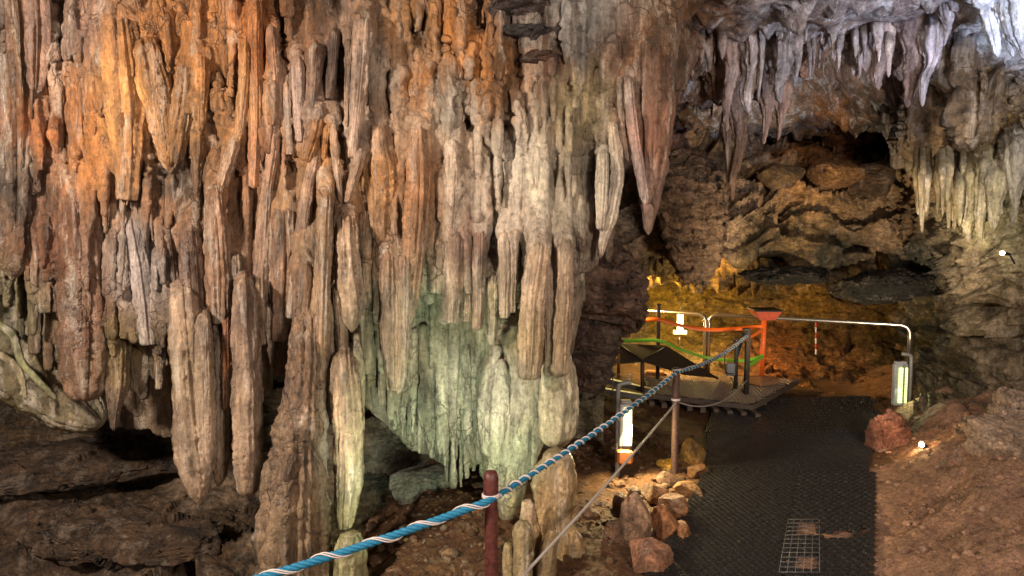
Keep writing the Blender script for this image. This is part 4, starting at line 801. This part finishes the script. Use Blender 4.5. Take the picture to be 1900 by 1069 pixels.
# ------------------------------------------------------------------ 7. rubber mats
def to_path(s_, t_, z_=0): return None
def mat_mesh(name, label, quad, cell, wire, mat, hgt=.014, skip=0, gaps=(), z0=.004, seed=0, group='rubber mats on the path'):
    """lattice of small hexagon-like rings laid in a quadrilateral given by ground pixels (near-left, near-right, far-right, far-left)"""
    A, B_, C_, D = [PG(*q, 0)[:2] for q in quad]; rr = random.Random(seed)
    W = (np.linalg.norm(B_-A)+np.linalg.norm(C_-D))/2; H = (np.linalg.norm(D-A)+np.linalg.norm(C_-B_))/2
    nu, nv = int(W/cell), int(H/(cell*.8)); S_ = 8; a = np.arange(S_)/S_*2*math.pi
    ca, sa = np.cos(a), np.sin(a); ro, ri = .56, .56-wire; VV = []; QQ = []; n = 0
    k = np.arange(S_); k2 = (k+1) % S_
    q = np.vstack([np.stack([k, k2, S_+k2, S_+k], -1), np.stack([S_+k, S_+k2, 2*S_+k2, 2*S_+k], -1), np.stack([2*S_+k, 2*S_+k2, 3*S_+k2, 3*S_+k], -1)])
    for j in range(nv):
        for i_ in range(nu):
            u = (i_+.5+(.5 if j % 2 else 0))/nu; v = (j+.5)/nv
            if u > 1: continue
            if any(g0 < u < g1 and g2 < v < g3 for g0, g1, g2, g3 in gaps): continue
            if skip and fbm(np.array([[u*W*3.2, v*H*3.2, seed]]), 2)[0] > skip: continue
            dz = rr.uniform(-.0015, .0015); h_ = hgt*rr.uniform(.8, 1.1)
            rings = []
            for (rad, zz) in ((ro, z0), (ro*.93, z0+h_), (ri*1.05, z0+h_), (ri, z0)):
                uu = u+ca*rad/nu; vv = v+sa*rad*1.1/nv*1.0
                p = (A[None]*((1-uu)*(1-vv))[:, None]+B_[None]*(uu*(1-vv))[:, None]+C_[None]*(uu*vv)[:, None]+D[None]*((1-uu)*vv)[:, None])
                bump_ = .006*math.sin(p[0, 0]*3.1+p[0, 1]*2.3)
                rings.append(np.column_stack([p, np.full(S_, zz+dz+max(0, bump_))]))
            VV.append(np.vstack(rings)); QQ.append(q+n); n += 4*S_
    o = mk(name, np.vstack(VV), np.vstack(QQ), None, M[mat], smooth=False)
    return tag(o, label, 'mat', group)
mat_mesh('rubber_mat', 'near black rubber ring mat covering the near left half of the path', [(1165, 1130), (1432, 1130), (1478, 880), (1306, 880)], .036, .2, 'rubber', seed=1)
mat_mesh('rubber_mat', 'black rubber ring mat across the middle of the path by the reddish boulder', [(1306, 879), (1608, 879), (1620, 806), (1312, 806)], .036, .2, 'rubber', seed=4)
mat_mesh('rubber_mat', 'worn open black mat on the right of the path with earth showing through', [(1438, 1130), (1612, 1130), (1618, 880), (1481, 880)], .05, .2, 'rubber', hgt=.014, skip=.42, gaps=[(.1, .34, .42, .52), (.12, .4, .2, .28), (.86, 1, .42, .48)], z0=.004, seed=2)
mat_mesh('rubber_mat', 'far black mat where the path bends in front of the steel rails', [(1306, 805), (1640, 805), (1640, 738), (1330, 742)], .042, .3, 'rubber', seed=3, z0=.006)
# rubber backing sheet under the closed mats
def gquad(name, quad, z_, mat, th=.003):
    c = [PG(*q, 0) for q in quad]; n = len(c); V = np.array([[p[0], p[1], z_] for p in c]+[[p[0], p[1], z_-th] for p in c])
    b = MB(); b.add(V, [tuple(range(4)), (7, 6, 5, 4)]+[(k, k+4, (k+1) % 4+4, (k+1) % 4) for k in range(4)]); return b
b = gquad('x', [(1165, 1130), (1435, 1130), (1475, 880), (1306, 880)], .001, None); 
b2 = gquad('x', [(1306, 879), (1612, 879), (1620, 800), (1312, 800)], .0015, None); b3 = gquad('x', [(1310, 799), (1640, 799), (1642, 736), (1330, 740)], .002, None)
for q, l_ in ((b, 'thin black rubber backing under the near mat'), (b2, 'thin black rubber backing in the middle of the path'), (b3, 'thin black rubber backing under the far mat')):
    tag(q.build('mat_backing', M['rubber2']), l_, 'mat backing', 'mat backings')
# bent steel mesh lying in the worn mat
g = MB()
A, B_, C_, D = [PG(*q, 0) for q in [(1445, 1075), (1520, 1075), (1520, 975), (1462, 975)]]
for k in range(13):
    t = k/12; a_, c_ = A+(D-A)*t, B_+(C_-B_)*t; a_[2] = c_[2] = .035; g.tube([a_, c_], .001, 5)
for k in range(6):
    t = k/5; a_, c_ = A+(B_-A)*t, D+(C_-D)*t; a_[2] = c_[2] = .037; g.tube([a_, c_], .001, 5)
tag(g.build('wire_grid', M['grey'], smooth=True), 'small grey wire grid showing in the worn part of the mat', 'wire grid')

# ------------------------------------------------------------------ 8. posts and ropes
def gpost(px, top, base_Y, h, r, mat, label, cap=False, lean=0, loc_only=False):
    p = P(px, top, base_Y); base = np.array([p[0]+lean, p[1], -.05]); t = thing('rope_post', tuple(base), label, 'post', 'rope posts along the path')
    b = MB(); b.tube(spline([base, p-[0, 0, .01]], 24), r, 20); b.build('shaft', M[mat], t, smooth=True)
    if cap:
        b = MB(); z0 = p[2]; pts = [(p[0], p[1], z0-.075+q) for q in (0, .004, .02, .055, .072, .085, .088)]
        b.tube(pts, [r*1.0, r*1.14, r*1.16, r*1.18, r*1.12, r*.85, r*.3], 20); b.build('cap', M[mat], t, smooth=True)
    return t, p
p1t, p1 = gpost(911, 880, 2.45, 0, .0245, 'rust', 'red-brown painted steel post with a swollen cap, nearest to the viewer', True)
p2t, p2 = gpost(1255, 680, 4.5, 0, .024, 'brownpost', 'brown rusty steel post standing by the amber-lit stones')
p0t, p0 = gpost(60, 1128, 2.0, 0, .027, 'rust', 'red-brown post outside the left edge holding the blue rope', True)
for t_, p_, zo in ((p1t, p1, .088), (p2t, p2, .03), (p2t, p2, .235)):
    b = MB(); a = np.linspace(0, 4*math.pi, 40); rr_ = .031 if p_ is p1 else .027
    b.tube([(p_[0]+rr_*math.cos(q), p_[1]+rr_*math.sin(q), p_[2]-zo+q*.0011) for q in a], .0042, 8); b.build('cord_tie', M['white'], t_, smooth=True)
# dark post on a slab foot, at the bend
f3 = PG(1384, 752, 0); top3 = P(1384, 610, f3[1])
t3 = thing('rope_post', tuple(f3), 'dark post on a wooden slab foot at the far bend of the rope', 'post', 'rope posts along the path')
b = MB(); b.box(f3+[0, 0, .38], (.042, .042, .72)); b.build('shaft', M['darkpost'], t3)
b = MB(); b.box(top3+[0, 0, -.01], (.055, .055, .03)); b.build('cap', M['darkpost'], t3)
b = MB(); b.box(f3+[-.0, 0, .027], (.3, .24, .05), rz=.35, b=.008); b.build('foot', M['deck'], t3)
def sag(a, b, s_, n=40):
    a = np.array(a, float); b = np.array(b, float); t = np.linspace(0, 1, n)[:, None]; p = a+(b-a)*t; p[:, 2] -= (4*s_*t*(1-t))[:, 0]; return p
def offs(p, d): return np.array(p)+np.array(d)
a1 = offs(p1, (-.0, -.035, -.085)); a2 = offs(p2, (.0, -.034, -.03)); a3 = np.array([top3[0], top3[1]-.035, top3[2]-.06]); a0 = offs(p0, (0, -.035, -.08))
seg = [sag(a0, a1, .03, 200), sag(a1, a2, .022, 300)[1:], sag(a2, a3, .05, 200)[1:]]
path = np.vstack(seg); path = spline(path[::8], 1500)
arc = np.concatenate([[0], np.cumsum(np.linalg.norm(np.diff(path, axis=0), axis=1))])
t, Nn, B = frames(path)
L1 = np.linalg.norm(a1-a0)
rad = np.interp(arc, [0, L1-.1, L1+.15, L1+3, arc[-1]], [.0135, .014, .0105, .0105, .010])
rope = thing('rope', tuple(a0), 'thick blue twisted rope wound with white cord, strung along the posts', 'rope')
for mname, sel, nm in (('blue', slice(0, None), 'blue_strands'),):
    b = MB()
    for s_ in range(3):
        ph = arc*2*math.pi/.075+s_*2*math.pi/3
        b.tube(path+(Nn*np.cos(ph)[:, None]+B*np.sin(ph)[:, None])*(rad*.5)[:, None], rad*.56, 8)
    b.build(nm, M[mname], rope, smooth=True)
pitch = np.interp(arc, [0, L1-.02, L1+.02, L1+5], [.17, .17, .075, .075]); ph = np.concatenate([[0], np.cumsum(np.diff(arc)*2*math.pi/pitch[1:])])
b = MB()
for o_ in (0, .55 ):
    rj = rad*1.05+.002+.002*np.sin(arc*23+o_); b.tube(path+(Nn*np.cos(ph+o_)[:, None]+B*np.sin(ph+o_)[:, None])*rj[:, None], .0027, 6)
b.build('white_cord', M['white'], rope, smooth=True)
# lower pale cord
c1 = np.array([p1[0]+.03, p1[1]-.02, .24]); c2 = np.array([p2[0], p2[1]-.03, p2[2]-.235]); c3 = np.array([f3[0], f3[1]-.03, .26])
b = MB(); pth = sag(c1, c2, .02, 60); b.tube(pth, np.interp(np.linspace(0, 1, 60), [0, 1], [.0065, .0065]), 10)
b.tube(sag(c2, c3, .12, 50), .0055, 8)
tag(b.build('cord', M['grope'], smooth=True), 'thin pale lower cord tied between the red post, the brown post and the dark post', 'cord')

# ------------------------------------------------------------------ 9. lamps
def bulk_lamp(px, base_py, label, h, hook=1, w=.085, mat_t='tube', lampz=(.18, .47), energy=14, side=.05, batt=True, ang=0):
    f = PG(px, base_py, 0); t = thing('site_lamp', tuple(f), label, 'lamp', 'upright lit lamps')
    b = MB(); hk = [f+[0, 0, -.04], f+[0, 0, h*.5], f+[0, 0, h-.05], f+[hook*.012, 0, h-.012], f+[hook*.045, 0, h], f+[hook*.085, 0, h+.002]]
    b.tube(spline(hk, 40), .0155, 14); b.build('pole', M['grey'], t, smooth=True)
    cx = f[0]+side; z0, z1 = lampz; zc = (z0+z1)/2
    b = MB(); b.box((cx, f[1]-.01, zc), (w, .05, z1-z0), rz=ang, b=.008); b.box((cx, f[1]-.01, z1+.008), (w*.8, .045, .02), rz=ang); b.build('housing', M['galv'], t)
    b = MB(); b.box((cx+w*.1, f[1]-.041, zc-.005), (w*.62, .012, (z1-z0)*.84), rz=ang, b=.005); ln = b.build('lamp_tube', M[mat_t], t)
    b = MB(); n = 26
    for k in range(n): b.box((cx+w*.1, f[1]-.0495, z0+.03+(z1-z0-.06)*k/(n-1)), (w*.7, .005, .0045), rz=ang, b=.0005)
    b.build('grille', M['galv'], t)
    if batt:
        b = MB(); b.box((cx-.006, f[1]-.02, z0-.06), (w*1.15, .08, .10), rz=ang, b=.014); b.build('battery', M['terra'], t)
        b = MB(); a = np.linspace(0, 2*math.pi, 24); q = f+[hook*.075, 0, h+.04]; b.tube([(q[0]+.016*math.cos(z), q[1], q[2]+.016*math.sin(z)) for z in a], .003, 6, caps=False); b.build('ring', M['steel'], t, smooth=True)
    return f, cx, zc
f, cx, zc = bulk_lamp(1145, 882, 'lit grey lamp on a hooked pole with an orange battery box, behind the blue rope', .63, 1, .09, 'tube', (.2, .50), side=.05)
lamp('lamp_glow', 'AREA', (cx, f[1]-.07, zc), (cx+.4, f[1]-.6, -.1), 22, (1, .8, .4), .08)
f, cx, zc = bulk_lamp(1686, 772, 'lit twin-tube lamp in a grey housing standing at the end of the steel rail', .56, -1, .12, 'tubeg', (.1, .48), side=-.1, batt=False)
b = MB(); b.box((cx+.012, f[1]-.05, zc), (.012, .02, .36)); o = b.build('divider', M['grey']); o.parent = [q for q in COL.objects if q.name.startswith('site_lamp')][-1]; o.location = -Vector(o.parent.location)
lamp('lamp_glow', 'AREA', (cx, f[1]-.08, zc), (cx-.6, f[1]-1, -.1), 1.8, (.9, 1, .5), .1)
# far lamp
p = P(1262, 596, 8.6); t = thing('site_lamp', tuple(p-[0, 0, .2]), 'small bright white lamp on a stake in front of the yellow back wall', 'lamp', 'upright lit lamps')
b = MB(); b.box(p, (.075, .04, .24), b=.01); b.build('lamp_tube', M['tube'], t)
b = MB(); b.box(p-[0, 0, .145], (.17, .07, .05)); b.box(p+[0, 0, .125], (.085, .05, .02)); b.build('housing', M['wpaint'], t)
b = MB(); b.tube([p-[0, 0, .15], p-[0, 0, .36]], .009, 8); b.build('stake', M['steel'], t, smooth=True)
b = MB(); b.box(p+[0, 0, .17], (.02, .02, .03), b=.008); b.build('hook', M['steel'], t)
lamp('lamp_glow', 'POINT', tuple(p-[0, .12, 0]), None, 12, (1, .85, .4), .05)
# spotlights
def spot(px, py, Y, label, aim, e, r=.022, energy=10, col=(1, .85, .6)):
    p = P(px, py, Y); t = thing('spotlight', tuple(p), label, 'spotlight', 'small rock spotlights')
    dv = np.array(aim)/np.linalg.norm(aim)
    b = MB(); b.tube([p-dv*.07, p-dv*.06, p-dv*.01, p], [r*.5, r*.8, r*1.1, r*1.25], 18, caps=True); b.build('shade', M['black'], t, smooth=True)
    U, q = SPH[4]; mk('bulb', U*r*1.15*np.array([1, 1, 1])+p+dv*.012, q, None, M['bulb'], t)
    b = MB(); b.tube([p-dv*.06, p-dv*.06+np.array([.05, .02, -.06])], .006, 8); b.build('bracket', M['black'], t, smooth=True)
    lamp('spot_glow', 'POINT', tuple(p+dv*.06+np.array([0, 0, .012])), None, energy, col, .012)
spot(1712, 826, 4.62, 'glaring small spotlight clamped at the right of the reddish boulder', (-.75, -.35, .35), 1, .014, 2.6, (1, .62, .25))
spot(1862, 470, 4.3, 'glaring small spotlight on the right wall below the cream drips', (-.75, -.3, .1), 1, .011, 4, (1, .97, .85))

# ------------------------------------------------------------------ 10. rails, stand, tapes, platform
def rail(label, pts, r=.021):
    b = MB(); q = []
    c = [np.array(p, float) for p in pts]
    q.append(c[0])
    for k in range(1, len(c)-1):
        a_ = c[k-1]-c[k]; d_ = c[k+1]-c[k]; a_ /= np.linalg.norm(a_); d_ /= np.linalg.norm(d_); R_ = .1
        A_, D_ = c[k]+a_*R_, c[k]+d_*R_
        for s_ in np.linspace(0, 1, 9): q.append(A_*(1-s_)**2+c[k]*2*s_*(1-s_)+D_*s_**2)
    q.append(c[-1]); b.tube(q, r, 14)
    return tag(b.build('steel_rail', M['steel'], smooth=True), label, 'railing', 'steel rails in front of the recess')
def at(px, z_, Y): p = P(px, 500, Y); return np.array([p[0], p[1], z_])
rail('short steel hoop rail at the left, vanishing behind the dark outcrop', [at(1150, -.02, 7.9), at(1150, .76, 7.9), at(1311, .755, 7.35), at(1311, -.02, 7.35)])
rail('long steel hoop rail with a rounded right corner by the twin-tube lamp', [at(1318, -.02, 7.35), at(1318, .755, 7.35), at(1694, .75, 6.45), at(1694, .0, 6.45)])
# orange stand
f = PG(1412, 728, 0.0); f = P(1412, 727, 6.75); f[2] = .11
t = thing('info_stand', tuple(f), 'orange painted stand with a sloping tray top on a square wooden foot', 'stand')
b = MB(); b.box(f+[0, 0, .035], (.27, .25, .05), rz=.5, b=.008)
b.add(np.array([[-.13, -.12, .061], [.13, -.12, .061], [.13, .12, .061], [-.13, .12, .061], [0, 0, .1]])@np.array(Matrix.Rotation(.5, 3, 'Z')).T+f, None, [(0, 1, 4), (1, 2, 4), (2, 3, 4), (3, 0, 4)]); b.build('foot', M['wood'], t)
topz = P(1412, 592, 6.75)[2]
b = MB(); b.tube([f+[0, 0, .07], np.array([f[0]+.012, f[1], topz])], .026, 18); b.build('pole', M['orange'], t, smooth=True)
b = MB(); c = np.array([f[0]+.01, f[1]-.01, topz+.035])
b.add(np.array([[-.13, -.12, .05], [.13, -.12, .05], [.13, .12, .06], [-.13, .12, .06], [-.075, -.09, -.035], [.075, -.09, -.035], [.075, .09, -.01], [-.075, .09, -.01]])+c, [(3, 2, 1, 0), (4, 5, 6, 7), (0, 1, 5, 4), (1, 2, 6, 5), (2, 3, 7, 6), (3, 0, 4, 7)]); b.build('tray', M['ored'], t)
b = MB(); b.box(c+[0, 0, .064], (.27, .25, .01), rx=.04); b.build('tray_rim', M['black'], t)
# far dark post
fp = P(1221, 640, 7.0); fp[2] = 0
t = thing('barrier_post', tuple(fp), 'thin dark barrier post at the left end of the tapes', 'post'); b = MB(); b.box(fp+[0, 0, .44], (.035, .035, .9)); b.build('shaft', M['darkpost'], t); b = MB(); b.box(fp+[0, 0, .895], (.05, .05, .02)); b.build('cap', M['darkpost'], t)
def ribbon(name, label, pts, wd, mat):
    s_ = spline(np.array([list(P(a_, b_, c_)) for a_, b_, c_ in pts]), 60); tw = np.linspace(0, 3.0, 60)
    up = np.stack([0*tw, .5*np.sin(tw), .8+.2*np.cos(tw)], -1); up /= np.linalg.norm(up, axis=1)[:, None]
    nrm = np.cross(np.gradient(s_, axis=0), up); nrm /= np.linalg.norm(nrm, axis=1)[:, None]+1e-9
    e = []; 
    for sx, sy in ((1, 1), (-1, 1), (-1, -1), (1, -1)): e.append(s_+up*wd/2*sx+nrm*.0009*sy)
    V = np.stack(e, 1).reshape(-1, 3); i = np.arange(59)[:, None]*4; k = np.arange(4)[None]; k2 = (k+1) % 4
    Q = np.stack([i+k, i+4+k, i+4+k2, i+k2], -1).reshape(-1, 4); o = mk(name, V, Q, None, M[mat]); return tag(o, label, 'barrier tape')
ribbon('barrier_tape', 'orange barrier tape running from the dark outcrop to the orange stand', [(1180, 596, 7.1), (1221, 593, 6.96), (1262, 604, 6.95), (1312, 612, 6.9), (1370, 610, 6.8), (1414, 606, 6.7)], .042, 'tapeo')
ribbon('barrier_tape', 'short red-orange tape from the orange stand back to the dark slab-foot post', [(1416, 612, 6.7), (1400, 621, 6.5), (1384, 630, 6.3)], .035, 'tapeo')
ribbon('barrier_tape', 'green barrier tape sagging from the dark outcrop to the orange stand', [(1150, 633, 7.1), (1221, 632, 6.96), (1262, 648, 6.95), (1312, 664, 6.9), (1360, 669, 6.8), (1390, 668, 6.75), (1416, 660, 6.7)], .034, 'tapeg')
ribbon('barrier_tape', 'short green tape from the orange stand back to the dark slab-foot post', [(1416, 662, 6.7), (1400, 672, 6.5), (1384, 681, 6.3)], .034, 'tapeg')
# instrument pole
f = PG(1364, 742, .0); t = thing('instrument_pole', tuple(f), 'dark pole carrying a grey junction box and black cables', 'pole')
b = MB(); b.box(f+[0, 0, .31], (.034, .034, .62)); b.build('pole', M['darkpost'], t)
b = MB(); b.box(P(1355, 685, f[1]-.03), (.085, .05, .125), b=.008); b.build('junction_box', M['box'], t)
b = MB(); c = lambda x_, y_: P(x_, y_, f[1]-.07)
b.tube(spline([c(1366, 635), c(1350, 642), c(1345, 660), c(1347, 690), c(1362, 694)], 40), .005, 8); b.tube(spline([c(1355, 700), c(1362, 712), c(1358, 730), c(1364, 744)], 40), .005, 8); b.build('cable', M['black'], t, smooth=True)
b = MB(); U, q = SPH[4]; b.add(U*.022+P(1364, 631, f[1]), q); b.add(U*.012+P(1366, 632, f[1]-.03), q); b.build('clamp', M['steel'], t, smooth=True)
b = MB(); b.tube(spline([P(1380, 618, f[1]), P(1374, 640, f[1]-.02), P(1368, 660, f[1])], 12), .014, 8); b.build('teal_rag', M['teal'], t, smooth=True)
# red and white survey pole
t = thing('survey_pole', tuple(P(1514, 658, 7.9)), 'thin red and white banded survey pole standing against the back slope', 'pole')
for k in range(6):
    b = MB(); b.tube([P(1514, 658-k*10.2, 7.9), P(1514, 658-(k+1)*10.2, 7.9)], .011, 10); b.build('band', M['wpaint' if k % 2 == 0 else 'red'], t, smooth=True)
# platform
c = [PG(*q, .1) for q in [(1205, 731), (1398, 752), (1482, 706), (1190, 688)]]
t = thing('walkway_platform', tuple(c[0]), 'low boardwalk covered with dark diamond netting under the stand', 'platform')
b = MB(); V = np.array([list(q) for q in c]+[[q[0], q[1], .055] for q in c]); b.add(V, [(0, 1, 2, 3), (7, 6, 5, 4)]+[(k, k+4, (k+1) % 4+4, (k+1) % 4) for k in range(4)]); b.build('deck', M['deck'], t)
for k in range(9):
    s_ = k/8; b = MB(); q = c[0]+(c[1]-c[0])*s_; b.box((q[0], q[1]+.03, .028), (.05, .3, .05)); b.build('joist', M['deck'], t)
b = MB(); q = [np.array([p_[0], p_[1], .107]) for p_ in c]
def dn(u, v): return q[0]*(1-u)*(1-v)+q[1]*u*(1-v)+q[2]*u*v+q[3]*(1-u)*v
for k in range(-17, 36):
    for sgn in (1, -1):
        u0 = k/34+(0 if sgn == 1 else .5); u1 = u0+.5*sgn; pts_ = []
        for s_ in np.linspace(0, 1, 14):
            u = u0+(u1-u0)*s_
            if 0 <= u <= 1: pts_.append(dn(u, s_)+[0, 0, .004*math.sin(u*40+s_*9)])
        if len(pts_) > 1: b.tube(pts_, .007, 4, caps=False)
b.build('netting', M['netbrown'], t)
# side beams to the left
for (xa, ya, xb, yb, l_) in [(1100, 700, 1215, 727, 'upper grey timber beam running left from the boardwalk'), (1090, 720, 1200, 738, 'lower grey timber beam running left from the boardwalk')]:
    A, B_ = PG(xa, ya, .12), PG(xb, yb, .12); d_ = B_-A; b = MB(); b.box((A+B_)/2, (np.linalg.norm(d_), .06, .05), rz=math.atan2(d_[1], d_[0])); tag(b.build('timber_beam', M['grey']), l_, 'beam')
b = MB(); p = P(1215, 694, 7.2); b.box(p, (.2, .12, .07), rz=-.2, b=.01); tag(b.build('timber_block', M['wood']), 'pale wooden block lying under the dark tilted panel', 'block')
# tilted netted cover
def panel(b, pts, th=.012):
    V = np.array([list(P(*q)) for q in pts]); n = np.cross(V[1]-V[0], V[2]-V[0]); n /= np.linalg.norm(n); m = len(V)
    b.add(np.vstack([V, V-n*th]), None, [(0, k, k+1) for k in range(1, m-1)]+[(m, m+k+1, m+k) for k in range(1, m-1)]); 
    b.add(np.vstack([V, V-n*th]), [(k, (k+1) % m, (k+1) % m+m, k+m) for k in range(m)])
t = thing('display_cover', tuple(PG(1192, 725, 0)), 'dark netted cover folded like a low tent on legs left of the boardwalk', 'cover')
b = MB(); panel(b, [(1148, 640, 6.9), (1235, 643, 6.9), (1192, 670, 6.3)]); panel(b, [(1150, 640, 6.85), (1192, 672, 6.3), (1150, 676, 6.3)]); b.build('net_panel', M['net'], t)
b = MB(); panel(b, [(1235, 643, 6.9), (1330, 702, 6.9), (1270, 696, 6.5), (1192, 671, 6.3)]); b.build('net_panel', M['net'], t)
b = MB(); 
for a_, c_ in (((1148, 640, 6.9), (1235, 643, 6.9)), ((1235, 643, 6.9), (1332, 703, 6.9)), ((1192, 671, 6.28), (1235, 643, 6.88)), ((1150, 640, 6.83), (1192, 671, 6.28))): b.tube([P(*a_), P(*c_)], .011, 8)
b.build('frame', M['darkpost'], t, smooth=True)
for x_, y0_, y1_, Y_ in ((1192, 670, 728, 6.35), (1137, 676, 742, 6.3)): b = MB(); b.tube([P(x_, y0_, Y_), P(x_, y1_, Y_)], .02 if x_ > 1150 else .007, 10); b.build('leg', M['brownpost' if x_ > 1150 else 'grey'], t, smooth=True)
